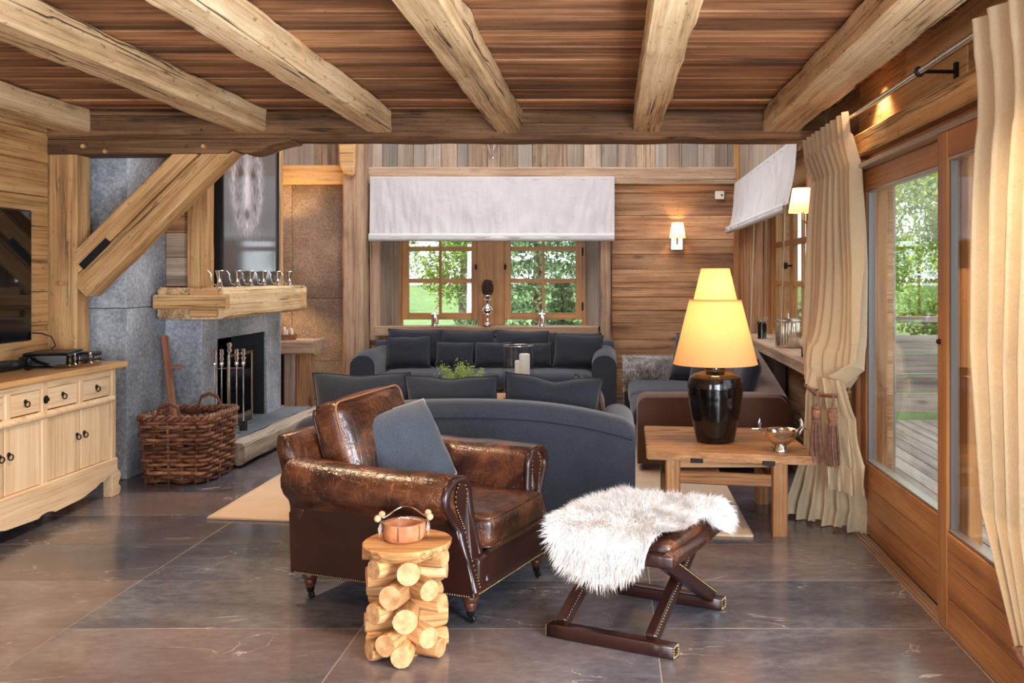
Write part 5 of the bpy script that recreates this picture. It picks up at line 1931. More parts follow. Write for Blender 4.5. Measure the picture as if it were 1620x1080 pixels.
bx = thing('set_top_box', 'glossy black set-top box with cables on the sideboard', 'electronics', (-3.56, 5.90, 0.88), 0.25)
box('box_body', bx, 'screen', -0.13, 0.13, -0.17, 0.17, 0.006, 0.085, 'y', 0.01)
box('box_lid', bx, 'black', -0.125, 0.125, -0.165, 0.165, 0.086, 0.094, 'y', 0.004)
for k in range(3):
    tube('cable', bx, 'black', [(-0.1, -0.17 + 0.02 * k, 0.05), (-0.11, -0.26 + 0.02 * k, 0.075), (-0.08, -0.33 + 0.03 * k, 0.03), (-0.03, -0.36 + 0.03 * k, 0.006)], 0.004, 5)
box('front_display', bx, 'alu', 0.13, 0.132, 0.06, 0.13, 0.03, 0.05, 'y', 0)
rt = thing('black_router', 'small black device with silver buttons behind the brass tray', 'electronics', (-3.50, 6.12, 0.88), 0.1)
box('device_body', rt, 'black', -0.09, 0.09, -0.07, 0.07, 0.0, 0.07, 'x', 0.008)
for k in range(3):
    box('button', rt, 'alu', 0.09, 0.093, -0.04 + 0.035 * k, -0.02 + 0.035 * k, 0.03, 0.045, 'y', 0.001)
tr = thing('brass_tray', 'oval brass tray with small silver figures on the sideboard', 'tray', (-3.41, 5.90, 0.88), -0.1)
tray = lathe_me('tray_dish', [(0, 0.004), (0.11, 0.004), (0.125, 0.018), (0.13, 0.018), (0.118, 0.0), (0, 0.0)], 30)
put('tray_dish', tray, 'brass', tr, Matrix.Diagonal((0.8, 1.5, 1, 1)))
for k, (x, y) in enumerate(((0.0, -0.10), (-0.02, 0.0), (0.03, 0.09))):
    g_ = thing('silver_figure', ('small silver figure at the near end of the brass tray', 'small silver figure in the middle of the brass tray', 'small silver figure at the far end of the brass tray')[k], 'ornament', (-3.41 + x, 5.90 + y, 0.885), group='silver figures on the tray')
    lathe('figure_body', g_, 'chrome', [(0, 0), (0.018, 0), (0.014, 0.008), (0.006, 0.014), (0.008, 0.03), (0.013, 0.04), (0.009, 0.055), (0.0, 0.058)], n=14)
    ball('figure_head', g_, 'chrome', (0, 0, 0.066), 0.010)

# ---- mantel beam and what stands on it
mt_ = thing('mantel_beam', 'thick pale hewn timber mantel beam over the fireplace', 'mantel', (-3.18, 7.9, 1.127))
hewn('mantel_timber', mt_, 'beam', (0.01, -0.94, 0.12), (0.01, 0.95, 0.12), 0.5, 0.238, 0.008, 26, 0.02, seed=50)
hewn('tenon', mt_, 'post', (-0.235, -0.975, 0.13), (0.30, -0.975, 0.13), 0.09, 0.105, 0.003, 10, 0.012, seed=51)
box('tenon_wedge', mt_, 'post', 0.255, 0.272, 0.80, 0.835, 0.035, 0.185, 'z', 0.004)
for zz_ in (0.045, 0.20):
    hewn('tenon_boss', mt_, 'post', (0.02, -0.962, zz_), (0.22, -0.962, zz_), 0.03, 0.06, 0.003, 6, 0.012, seed=52)
for k, (yy_, lab) in enumerate(((7.12, 'silver horn-handled cup on the mantel, nearest the post'), (7.46, 'silver horn-handled cup on the mantel, second from the post'), (7.73, 'silver horn-handled cup on the mantel, third from the post'), (8.02, 'silver horn-handled cup on the mantel, fourth from the post'), (8.36, 'silver horn-handled cup on the mantel, fifth from the post'), (8.66, 'silver horn-handled cup on the mantel, furthest from the post'))):
    c = thing('silver_cup', lab, 'cup', (-3.02, yy_, 1.364), 0.5, group='silver cups on the mantel')
    lathe('cup_body', c, 'chrome', [(0, 0), (0.030, 0), (0.031, 0.006), (0.020, 0.018), (0.017, 0.05), (0.021, 0.085), (0.029, 0.115), (0.032, 0.132), (0.029, 0.132), (0.02, 0.09), (0, 0.085)], n=18, auto=60)
    tube('horn_handle', c, 'nickel', [(-0.018, 0.0, 0.015), (-0.05, 0, 0.03), (-0.062, 0, 0.07), (-0.06, 0, 0.105), (-0.085, 0, 0.135)], 0.006, 6, False, lambda t: 1.1 - 0.6 * t)
    tube('rim_band', c, 'chrome', [(0.032 * math.cos(a), 0.032 * math.sin(a), 0.13) for a in np.linspace(0, 2 * PI, 16, False)], 0.003, 5, True)

# ---- framed picture of a bear, above the mantel
NU, NV = 170, 190
W_, H_ = 1.20, 1.36


def bear(u, v):
    """grey value of the photo print; u across (0 near .. W), v up (0 .. H), metres"""
    base = 0.10 + 0.03 * (v / H_)
    cx, cy = 0.50, 0.80
    x, y = (u - cx), (v - cy)
    n1 = mnoise.noise(V((u * 40 + y * 5, v * 13, 2)))
    n2 = mnoise.noise(V((u * 95, v * 30 + x * 30, 5)))
    fur = max(0.0, 0.5 + 0.75 * n1 + 0.6 * n2)
    # head: broad above, tapering to the muzzle
    hw = 0.35 * (1 - max(0, -y - 0.05) * 1.15) * (1 - max(0, y - 0.2) * 0.9)
    hw = max(hw, 0.06)
    inside = 1 / (1 + math.exp((abs(x) - hw) * 34)) * (1 / (1 + math.exp((-y - 0.36) * 26))) * (1 / (1 + math.exp((y - 0.47) * 22)))
    g = base * (1 - inside) + inside * (0.16 + 0.34 * fur)
    rim = math.exp(-((abs(x) - hw * 0.86) / 0.06) ** 2) * (y > -0.3) * inside
    g += rim * 0.4 * max(0, fur)
    bridge = math.exp(-(x / 0.07) ** 2) * math.exp(-((y + 0.0) / 0.26) ** 2)
    g += bridge * 0.6
    for e in (-1, 1):
        d2 = ((x - e * 0.135) / 0.045) ** 2 + ((y - 0.14) / 0.036) ** 2
        g *= 1 - 0.88 * math.exp(-d2)
        d3 = ((x - e * 0.135) / 0.075) ** 2 + ((y - 0.13) / 0.075) ** 2
        g *= 1 - 0.55 * math.exp(-d3)
        d4 = ((x - e * 0.29) / 0.075) ** 2 + ((y - 0.44) / 0.07) ** 2
        g += 0.25 * math.exp(-d4 * 1.4) * fur
        cheek = ((x - e * 0.2) / 0.07) ** 2 + ((y + 0.08) / 0.2) ** 2
        g -= 0.14 * math.exp(-cheek)
        g += 0.02 * (abs(x - e * 0.14) < 0.006 and abs(y - 0.15) < 0.006) * 10
    nose = (x / 0.065) ** 2 + ((y + 0.21) / 0.05) ** 2
    g *= 1 - 0.85 * math.exp(-nose ** 2)
    g -= 0.2 * math.exp(-(x / 0.012) ** 2) * math.exp(-((y + 0.28) / 0.04) ** 2)
    g += 0.3 * math.exp(-(x / 0.11) ** 2 - ((y + 0.31) / 0.05) ** 2) * max(0, fur)
    chest = 1 / (1 + math.exp((abs(x) - 0.42) * 18)) * (y < -0.3) * max(0, 1 + (y + 0.3) * 2.2)
    g += chest * 0.08 * fur
    return max(0.02, min(1.0, g))


pc = thing('framed_picture', 'black framed photo of a bear face on the chimney above the mantel', 'picture', (-3.245, 7.36, 1.385))
vs, cols = [], []
for i in range(NU + 1):
    for j in range(NV + 1):
        u, v = W_ * i / NU, H_ * j / NV
        vs.append((0.145, u, v))
        gv = bear(u, v)
        cols.append((gv * 0.80, gv * 0.73, gv * 0.77))
fs = [(i * (NV + 1) + j, (i + 1) * (NV + 1) + j, (i + 1) * (NV + 1) + j + 1, i * (NV + 1) + j + 1) for i in range(NU) for j in range(NV)]
pm = bpy.data.meshes.new('photo_print')
pm.from_pydata(vs, [], fs)
pm.update()
set_col(pm, np.array(cols))
put('photo_print', pm, 'print', pc)
fw = 0.022
box('frame_side', pc, 'black', 0.0, 0.16, -fw, 0.0, -fw, H_ + fw, 'z', 0.003)
box('frame_side', pc, 'black', 0.0, 0.16, W_, W_ + fw, -fw, H_ + fw, 'z', 0.003)
box('frame_rail', pc, 'black', 0.0, 0.16, 0.0, W_, -fw, 0.0, 'y', 0.003)
box('frame_rail', pc, 'black', 0.0, 0.16, 0.0, W_, H_, H_ + fw, 'y', 0.003)
box('backing', pc, 'black', 0.0, 0.14, 0.0, W_, 0.0, H_, 'y', 0)

# ---- on the hearth
ts = thing('fire_tool_set', 'polished silver fire tools hanging on a stand before the fireplace', 'fire tools', (-3.045, 7.36, 0.188), 0.35)
lathe('stand_base', ts, 'chrome', [(0, 0), (0.085, 0), (0.085, 0.008), (0.03, 0.02), (0.012, 0.03), (0, 0.03)], n=20)
tube('stand_pole', ts, 'chrome', [(0, 0, 0.02), (0, 0, 0.66)], 0.009, 8)
tube('cross_arm', ts, 'chrome', [(-0.11, 0, 0.53), (0.11, 0, 0.53)], 0.006, 6)
lathe('pole_finial', ts, 'chrome', [(0, 0.655), (0.012, 0.655), (0.02, 0.67), (0.012, 0.69), (0.016, 0.70), (0.022, 0.715), (0.012, 0.735), (0, 0.738)], n=12)
for k, x in enumerate((-0.105, -0.055, 0.055, 0.105)):
    tl = put('fire_tool', tube_me('fire_tool', [(x, -0.016, 0.10), (x, -0.016, 0.56)], 0.0055, 8), 'chrome', ts)
    lathe('turned_handle', tl, 'chrome', [(0, 0.55), (0.012, 0.55), (0.018, 0.57), (0.01, 0.59), (0.018, 0.61), (0.01, 0.63), (0.018, 0.65), (0.012, 0.665), (0.018, 0.68), (0.0, 0.69)], (x, -0.016, 0), 12)
    if k % 2:
        box('tool_blade', tl, 'iron', x - 0.03, x + 0.03, -0.024, -0.012, 0.03, 0.11, 'z', 0.003)
    else:
        tube('tool_hook', tl, 'chrome', [(x, -0.016, 0.10), (x + 0.02, -0.02, 0.07), (x + 0.035, -0.02, 0.09)], 0.006, 6)
fsn = thing('fire_screen', 'dark glass fire screen with brass edge leaning in the fireplace', 'screen', (-3.12, 7.78, 0.19))
box('screen_pane', fsn, 'screen', -0.004, 0.004, -0.25, 0.22, 0.02, 0.60, 'y', 0.001)
box('brass_edge', fsn, 'brass', -0.008, 0.01, 0.22, 0.236, 0.0, 0.62, 'z', 0.002)
box('brass_edge', fsn, 'brass', -0.008, 0.01, -0.266, -0.25, 0.0, 0.62, 'z', 0.002)
box('brass_edge', fsn, 'brass', -0.008, 0.01, -0.25, 0.22, 0.60, 0.62, 'y', 0.002)
box('brass_edge', fsn, 'brass', -0.008, 0.01, -0.25, 0.22, 0.0, 0.018, 'y', 0.002)

# ---- log basket
bk_ = thing('log_basket', 'large square brown wicker basket with two loop handles by the hearth', 'basket', (-3.062, 6.71, 0.0))
BX, BY, BH = 0.235, 0.275, 0.46


def rr_path(hx, hy, r, n):
    segs = []
    per = [(hx - r, -hy), (hx, -hy + r), (hx, hy - r), (hx - r, hy), (-hx + r, hy), (-hx, hy - r), (-hx, -hy + r), (-hx + r, -hy)]
    pts = []
    for (cx, cy, a0) in ((hx - r, -hy + r, -PI / 2), (hx - r, hy - r, 0), (-hx + r, hy - r, PI / 2), (-hx + r, -hy + r, PI)):
        for k in range(5):
            a = a0 + PI / 2 * k / 4
            pts.append((cx + r * math.cos(a), cy + r * math.sin(a)))
    d = [0]
    m = len(pts)
    for i in range(m):
        d.append(d[-1] + math.dist(pts[i], pts[(i + 1) % m]))
    out = []
    for s in range(n):
        t = d[-1] * s / n
        k = max(i for i in range(m) if d[i] <= t)
        f = (t - d[k]) / max(1e-9, d[k + 1] - d[k])
        a, b = pts[k], pts[(k + 1) % m]
        out.append((a[0] + (b[0] - a[0]) * f, a[1] + (b[1] - a[1]) * f))
    return out


NS = 19
for k in range(15):
    z = 0.018 + 0.0295 * k
    g_ = 0.92 + 0.10 * z / BH
    path = rr_path(BX * g_, BY * g_, 0.06, NS * 6)
    pts = []
    for i, (x, y) in enumerate(path):
        ln = math.hypot(x, y)
        ph = math.cos(PI * (i / 6.0) + (k % 2) * PI)
        wz = 0.007 * mnoise.noise(V((x * 7, y * 7, k * 3)))
        pts.append((x * (1 + 0.017 * ph / ln), y * (1 + 0.017 * ph / ln), z + wz))
    tube('woven_rod', bk_, 'wicker', pts, 0.0125 + 0.0015 * (k % 3 - 1), 7, True)
top = rr_path(BX * 1.02, BY * 1.02, 0.06, NS)
bot = rr_path(BX * 0.92, BY * 0.92, 0.06, NS)
for (x, y), (xb, yb) in zip(top, bot):
    tube('stake', bk_, 'wicker', [(xb, yb, 0.0), (x, y, BH)], 0.009, 6)
for ph in (0, PI):
    path = rr_path(BX * 1.03, BY * 1.03, 0.06, 120)
    tube('rim_braid', bk_, 'wicker', [(x * (1 + 0.045 * math.cos(i / 120 * 2 * PI * 22 + ph)), y * (1 + 0.045 * math.cos(i / 120 * 2 * PI * 22 + ph)), BH + 0.0 + 0.016 * math.sin(i / 120 * 2 * PI * 22 + ph)) for i, (x, y) in enumerate(path)], 0.013, 6, True)
box('basket_floor', bk_, 'wicker', -0.2, 0.2, -0.24, 0.24, 0.008, 0.02, 'x', 0.002)
for y, x in ((-BY, -0.02), (BY, 0.02)):
    for k in range(3):
        tube('loop_handle', bk_, 'wicker', [(x - 0.085, y * (1.02), BH - 0.1), (x - 0.083, y * 1.03, BH + 0.02), (x - 0.06, y * 1.02, BH + 0.075 + 0.006 * k), (x, y * 1.0, BH + 0.10 + 0.006 * k), (x + 0.06, y * 1.02, BH + 0.075 + 0.006 * k), (x + 0.083, y * 1.03, BH + 0.02), (x + 0.085, y * 1.02, BH - 0.1)], 0.0085, 6)
sk2 = thing('wooden_staff', 'brown wooden staff with a cross peg leaning on the stone, standing in basket', 'staff', (-3.14, 6.72, 0.03))
hewn('staff_shaft', sk2, 'brownstick', (0, 0, 0), (-0.285, 0.36, 0.96), 0.05, 0.05, 0.004, 14, 0.02, seed=61)
hewn('cross_peg', sk2, 'brownstick', (-0.24, 0.27, 0.73), (-0.115, 0.29, 0.735), 0.022, 0.022, 0.002, 5, 0.008, seed=62)

# ---- wood store bench left of the window
wbn = thing('wood_store_bench', 'rustic plank bench over the log store beside the fireplace', 'bench', (-3.5, 9.95, 0))
hewn('bench_top', wbn, 'greybeam', (-0.43, -0.08, 0.705), (0.385, -0.08, 0.705), 0.42, 0.14, 0.004, 12, 0.015, seed=71)
box('end_board', wbn, 'wall', 0.19, 0.37, -0.26, -0.22, 0.0, 0.64, 'z', 0.004)
box('end_board', wbn, 'grey', 0.06, 0.18, -0.25, -0.21, 0.0, 0.64, 'z', 0.004)
box('end_board', wbn, 'darkwood', -0.40, 0.05, 0.05, 0.09, 0.0, 0.64, 'z', 0.004)
for k, (x, z, r, lab) in enumerate(((-0.08, 0.055, 0.055, 'split log at the foot of the plank bench, on the left'), (0.04, 0.05, 0.05, 'split log at the foot of the plank bench, on the right'), (-0.02, 0.14, 0.045, 'split log lying on top of two others under the plank bench'))):
    g_ = put('firewood_log', log_me(0.22, r, k + 90), None, None, frame_to((-3.5 + x, 9.72, z), (-3.5 + x, 9.4, z)))
    tag(g_, lab, 'log', 'firewood under the bench')
cdl = thing('candle_dish', 'round reddish wooden dish of white candles on the plank bench', 'dish', (-3.50, 9.86, 0.775))
lathe('dish', cdl, 'brownstick', [(0, 0), (0.13, 0), (0.14, 0.06), (0.13, 0.06), (0.12, 0.02), (0, 0.02)], n=24)
for k in range(7):
    a = k * 0.9
    lathe('candle', cdl, 'candle', [(0, 0.02), (0.014, 0.02), (0.014, 0.105 + 0.01 * (k % 3)), (0, 0.11 + 0.01 * (k % 3))], (0.09 * math.cos(a), 0.09 * math.sin(a), 0), 10)


# ---- linen roman blinds
def blind(name, label, loc, rz, W, z_top, z_bot, fold=0.085, belly=0.03, seed=0):
    """local X along the rail, -Y into the room; loc at the top left end"""
    t = thing(name, label, 'blind', loc, rz)
    H = z_top - z_bot
    nx, nz = 180, 40
    vs = []
    for i in range(nx + 1):
        for j in range(nz + 1):
            x, s = W * i / nx, j / nz
            z = -s * (H - fold)
            y = -0.05 - belly * s ** 2
            w = mnoise.noise(V((x * 9 + seed, s * 1.6, 0))) * 0.022 + mnoise.noise(V((x * 24 + seed, s * 3, 4))) * 0.013
            vs.append((x, y - w * (0.25 + s), z + 0.004 * mnoise.noise(V((x * 3, seed, 8))) * s))
    fs = [(i * (nz + 1) + j, (i + 1) * (nz + 1) + j, (i + 1) * (nz + 1) + j + 1, i * (nz + 1) + j + 1) for i in range(nx) for j in range(nz)]
    put('linen_panel', from_py('linen_panel', vs, fs, True), 'blind', t)
    for k in range(2):
        vs = []
        prof = [(0.0, 0.02), (-0.028 - 0.012 * k, 0.012), (-0.036 - 0.012 * k, -0.02), (-0.032 - 0.012 * k, -0.05), (-0.015, -0.066), (0.005, -0.055)]
        zoff = -(H - fold) - 0.012 - 0.022 * k + 0.012
        for i in range(nx + 1):
            x = W * i / nx
            w = 0.006 * mnoise.noise(V((x * 5 + seed, k * 3, 2)))
            for (py_, pz_) in prof:
                vs.append((x, -0.055 - belly + py_ * (1 - 0.25 * k) + w, zoff + pz_ * (fold / 0.086) * (0.85) + w * 0.6))
        m2 = len(prof)
        fs = [(i * m2 + j, (i + 1) * m2 + j, (i + 1) * m2 + j + 1, i * m2 + j + 1) for i in range(nx) for j in range(m2 - 1)]
        put('linen_fold', from_py('linen_fold', vs, fs, True), 'blind', t)
    box('head_rail', t, 'blind', 0, W, -0.05, 0.0, -0.03, 0.004, 'x', 0.003)
    return t


b1 = blind('roman_blind', 'white linen roman blind half lowered over the lounge window', (-2.83, 10.87, 2.612), 0, 2.86, 2.612, 1.85, seed=1)
b2 = blind('roman_blind', 'white linen roman blind half lowered over the side window on the right', (1.485, 10.80, 2.535), -PI / 2, 3.62, 2.535, 1.94, 0.075, 0.07, seed=7)
for yo in (1.55, 3.2):
    tube('pull_cord', b2, 'white', [(yo, -0.06, -0.5), (yo + 0.01, -0.10, -1.66)], 0.003, 4)

# ---- on the window ledge of the lounge window
cs = thing('silver_candlestick', 'tall silver ball-stem candlestick carrying a pine cone on the window ledge', 'candlestick', (-1.47, 10.94, 0.864))
lathe('stem', cs, 'chrome', [(0, 0), (0.09, 0), (0.092, 0.006), (0.06, 0.012), (0.03, 0.024), (0.014, 0.05), (0.018, 0.075), (0.012, 0.10), (0.02, 0.125), (0.052, 0.148), (0.066, 0.185), (0.052, 0.222), (0.02, 0.245), (0.013, 0.265), (0.03, 0.285), (0.045, 0.31), (0.03, 0.335), (0.016, 0.345), (0.032, 0.352), (0.07, 0.358), (0.07, 0.362), (0, 0.362)], n=26, auto=60)
pcn = thing('pine_cone', 'big dark pine cone standing on the silver candlestick', 'pine cone', (-1.47, 10.94, 1.226))
ball('cone_core', pcn, 'cone', (0, 0, 0.095), 0.05, 1, 1, 1.9)
me = None
for k in range(84):
    t = (k + 0.5) / 84
    a = k * 2.39996
    z = 0.01 + 0.17 * t
    rr_ = 0.058 * math.sin(PI * (0.16 + 0.78 * t)) ** 0.6 + 0.006
    if me is None:
        me = ball_me('cone_scale', 0.013, 1.0, 1.25, 0.55, 8, 5)
    put('cone_scale', me, 'cone', pcn, Matrix.Translation((rr_ * math.cos(a), rr_ * math.sin(a), z)) @ Matrix.Rotation(a, 4, 'Z') @ Matrix.Rotation(-0.5, 4, 'Y'))
for x, lab in ((-2.09, 'small silver lidded jar on the window ledge below the left casement'), (-0.825, 'small silver lidded jar on the window ledge below the right casement')):
    j = thing('silver_jar', lab, 'jar', (x, 10.93, 0.864), group='silver jars on the ledge')
    lathe('jar_body', j, 'chrome', [(0, 0), (0.055, 0), (0.055, 0.008), (0.045, 0.016), (0.042, 0.02), (0.042, 0.13), (0.0, 0.13)], n=22)
    ld = put('jar_lid', lathe_me('jar_lid', [(0, 0.13), (0.052, 0.13), (0.052, 0.14), (0.035, 0.148), (0.012, 0.158), (0.012, 0.17), (0, 0.172)], 22), 'chrome', j)
    tube('lid_finial', ld, 'chrome', [(0, 0, 0.168), (0.006, 0, 0.19), (0.016, 0, 0.21), (0.02, 0, 0.232)], 0.006, 6, False, lambda t: 1.2 - 0.7 * t)

# ---- on the side window sill
ib = thing('ribbed_ice_bucket', 'ribbed oval silver box with a lid on the side window sill', 'box', (1.52, 7.98, 0.842))
vs = []
rings = []
for z, k in ((0, 0.97), (0.01, 1.0), (0.20, 1.0), (0.215, 0.97)):
    ring = []
    for i in range(112):
        a = 2 * PI * i / 112
        rb = 1 + 0.035 * abs(math.sin(a * 14))
        ca, sa = math.cos(a), math.sin(a)
        ring.append((0.10 * k * rb * math.copysign(abs(ca) ** 0.75, ca), 0.135 * k * rb * math.copysign(abs(sa) ** 0.75, sa), z))
    rings.append(ring)
put('ribbed_body', loft_me('ribbed_body', rings, True, True, True, 30), 'nickel', ib)
lid = put('lid', loft_me('lid', [[(0.108 * k * math.cos(2 * PI * i / 40), 0.145 * k * math.sin(2 * PI * i / 40), z) for i in range(40)] for z, k in ((0.215, 0.98), (0.228, 1.0), (0.24, 0.85), (0.25, 0.4))]), 'nickel', ib)
lathe('lid_knob', lid, 'chrome', [(0, 0.248), (0.012, 0.25), (0.008, 0.265), (0.013, 0.28), (0, 0.29)], n=12)
for x, y, lab in ((1.47, 9.05, 'dark horn beaker with a silver crown rim on the far sill'), (1.60, 8.75, 'second dark horn beaker, close behind the ribbed silver box')):
    c = thing('horn_beaker', lab, 'cup', (x, y, 0.842), group='horn beakers on the sill')
    lathe('beaker_body', c, 'glaze', [(0, 0), (0.045, 0), (0.043, 0.02), (0.046, 0.16), (0.042, 0.16), (0.04, 0.02), (0, 0.015)], n=18)
    for k in range(8):
        a = 2 * PI * k / 8
        tube('silver_tine', c, 'chrome', [(0.046 * math.cos(a), 0.046 * math.sin(a), 0.15), (0.056 * math.cos(a), 0.056 * math.sin(a), 0.18), (0.05 * math.cos(a + 0.2), 0.05 * math.sin(a + 0.2), 0.21)], 0.006, 5, False, lambda t: 1 - 0.6 * t)
tn = thing('small_tin', 'small dark lidded tin at the near end of the side sill', 'tin', (1.47, 6.98, 0.842))
lathe('tin_body', tn, 'glaze', [(0, 0), (0.04, 0), (0.04, 0.07), (0, 0.07)], n=18)
lathe('tin_lid', tn, 'chrome', [(0, 0.07), (0.042, 0.07), (0.042, 0.08), (0.01, 0.086), (0, 0.086)], n=18)
rd = thing('radiator', 'bronze metal panel radiator below the side window sill', 'radiator', (1.43, 8.75, 0.1))
for k in range(4):
    box('radiator_fin', rd, 'bronze', -0.045 + 0.024 * k, -0.035 + 0.024 * k, -0.86, 0.86, 0.04, 0.62, 'y', 0.003)
for y in (-0.87, 0.87):
    box('end_cap', rd, 'bronze', -0.05, 0.05, y - 0.006, y + 0.006, 0.03, 0.63, 'z', 0.002)
box('top_grille', rd, 'bronze', -0.05, 0.05, -0.86, 0.86, 0.62, 0.632, 'y', 0.002)
for y in (-0.6, 0.6):
    box('foot', rd, 'bronze', -0.03, 0.03, y - 0.03, y + 0.03, -0.1, 0.04, 'z', 0.003)


# ---- wall lights
def sconce(label, loc, rz, watts):
    """local -Y points into the room; loc on the wall at the bottom of the plate"""
    t = thing('wall_sconce', label, 'lamp', loc, rz, 'wall sconces')
    box('back_plate', t, 'chrome', -0.07, 0.07, -0.02, 0.0, 0.0, 0.17, 'z', 0.004)
    tube('bracket_arm', t, 'brass', [(0, -0.02, 0.07), (0, -0.07, 0.065), (0, -0.095, 0.09), (0, -0.095, 0.15)], 0.009, 8)
    s = put('lamp_shade', lathe_me('lamp_shade', [(0.095, 0.135), (0.066, 0.315)], 28, 40, 0, False), 'shade2', t, Matrix.Translation((0, -0.105, 0)))
    ball('bulb', t, 'candle', (0, -0.105, 0.19), 0.02, 1, 1, 1.6)
    p = Matrix.Translation(loc) @ Matrix.Rotation(rz, 4, 'Z') @ V((0, -0.105, 0.245))
    light('sconce_bulb', 'POINT', p, watts, (1.0, 0.62, 0.26), shadow_soft_size=0.02)


sconce('lit brass wall sconce on the back wall above the side sofa', (0.77, 10.955, 1.765), 0, 7)
sconce('lit brass wall sconce beside the side window, half behind the curtain', (1.495, 6.78, 1.78), -PI / 2, 4)
sconce('lit brass wall sconce beside the chimney, its glow on the stone panel', (-3.945, 10.45, 1.45), PI / 2, 70)
sw = thing('thermostat', 'small square cream thermostat high on the back wall', 'thermostat', (1.275, 10.955, 2.36))
box('cover', sw, 'white', -0.055, 0.055, -0.025, 0.0, 0, 0.10, 'x', 0.006)
put('dial', lathe_me('dial', [(0, 0), (0.012, 0), (0.01, 0.006), (0, 0.006)], 12), 'iron', sw, Matrix.Translation((0.025, -0.025, 0.05)) @ Matrix.Rotation(PI / 2, 4, 'X'))
hn = thing('silver_wall_horns', 'pair of silver horn tips hanging on the boards above the lounge window', 'ornament', (-1.42, 10.9, 2.83))
for s in (-1, 1):
    tube('horn', hn, 'chrome', [(s * 0.012, 0, 0.0), (s * 0.022, 0, 0.07), (s * 0.045, 0.01, 0.16), (s * 0.06, 0.03, 0.30)], 0.022, 8, False, lambda t: 0.25 + 0.9 * t)
box('mount_plate', hn, 'iron', -0.07, 0.07, 0.03, 0.065, 0.22, 0.36, 'z', 0.004)

# ---- curtains on a rod
rd2 = thing('curtain_rod', 'long polished metal curtain rod above the sliding doors', 'curtain rod', (1.33, 4.2, 2.335))
tube('rod_tube', rd2, 'chrome', [(0, -2.6, 0), (0, 2.02, 0)], 0.014, 10)
for y in (-2.2, -0.2):
    b = put('rod_bracket', tube_me('rod_bracket', [(0, y, 0), (0.15, y, 0)], 0.008, 6), 'iron', rd2)
    put('bracket_ring', torus_me('bracket_ring', 0.019, 0.005, 14, 6), 'iron', b, Matrix.Translation((0, y, 0)) @ Matrix.Rotation(PI / 2, 4, 'X'))
    box('bracket_plate', b, 'iron', 0.15, 0.168, y - 0.012, y + 0.012, -0.04, 0.04, 'z', 0.002)


def sheet(name, parent, fn, nu, nv, mat='linen'):
    vs = [fn(i / nu, j / nv) for i in range(nu + 1) for j in range(nv + 1)]
    fs = [(i * (nv + 1) + j, (i + 1) * (nv + 1) + j, (i + 1) * (nv + 1) + j + 1, i * (nv + 1) + j + 1) for i in range(nu) for j in range(nv)]
    return put(name, from_py(name, vs, fs, True), mat, parent)


def interp(t, keys):
    for (t0, v0), (t1, v1) in zip(keys, keys[1:]):
        if t <= t1:
            f = (t - t0) / (t1 - t0)
            f = f * f * (3 - 2 * f)
            return tuple(a + (b - a) * f for a, b in zip(v0, v1))
    return keys[-1][1]


cu = thing('curtain', 'cream linen curtain gathered with tassels beside the lamp table', 'curtain', (0, 0, 0))
# keys: s from rod (0) to the tie (1): x, y of far end; x, y of near end; z
UK = [(0.0, (1.33, 6.22, 1.33, 5.10, 2.36)), (0.06, (1.33, 6.22, 1.33, 5.10, 2.24)), (0.16, (1.33, 6.0, 1.36, 5.09, 2.06)), (0.5, (1.28, 5.92, 1.40, 5.11, 1.48)), (0.78, (1.24, 5.82, 1.405, 5.12, 1.04)), (0.9, (1.235, 5.75, 1.40, 5.13, 0.90)), (1.0, (1.22, 5.66, 1.30, 5.20, 0.80))]


def upper(u, s):
    fx, fy, nx_, ny, z = interp(s, UK)
    amp = 0.028 + 0.02 * min(1, s * 3)
    if s < 0.07:
        amp = 0.02
    ph = u * 2 * PI * 8.5
    f = math.sin(ph + 0.5 * math.sin(ph * 0.37 + 4 * s)) * amp
    f += 0.025 * s * math.sin(u * 11 + 3)
    bul = 0.075 * math.exp(-((s - 0.86) / 0.15) ** 2) * math.sin(PI * min(1, u * 1.05))
    x = fx + (nx_ - fx) * u - f - bul - 0.035 * max(0.0, 1 - s / 0.14)
    y = fy + (ny - fy) * u + 0.4 * f
    zz_ = z - 0.06 * (s ** 3) * math.cos(u * PI * 1.1) * -1 * (1 if u > 0.5 else 0.3)
    if s > 0.55:
        # hem rises away from the tie at the near edge, blousing over it
        zz_ += 0.16 * ((s - 0.55) / 0.45) ** 1.5 * max(0, (u - 0.72) / 0.28) ** 1.3
    return (x, y, zz_)


def lower(u, s):
    # from the tie to the floor, flaring
    K = [(0.0, (1.185, 5.62, 1.25, 5.30, 0.86)), (0.15, (1.19, 5.64, 1.28, 5.27, 0.74)), (0.55, (1.19, 5.68, 1.36, 5.20, 0.38)), (0.85, (1.10, 5.66, 1.405, 5.19, 0.12)), (1.0, (1.06, 5.60, 1.405, 5.22, 0.012))]
    fx, fy, nx_, ny, z = interp(s, K)
    ph = u * 2 * PI * 6
    f = math.sin(ph + 0.8 * math.sin(2 * s + u * 3)) * (0.02 + 0.03 * s)
    w = 0.015 * mnoise.noise(V((u * 8, s * 6, 3)))
    x = fx + (nx_ - fx) * u - f * 0.8 + w
    y = fy + (ny - fy) * u - abs(f) * 0.9 + w
    return (x, y, max(0.006, z + 0.02 * math.sin(ph * 0.5) * (s > 0.9) * 0.5))


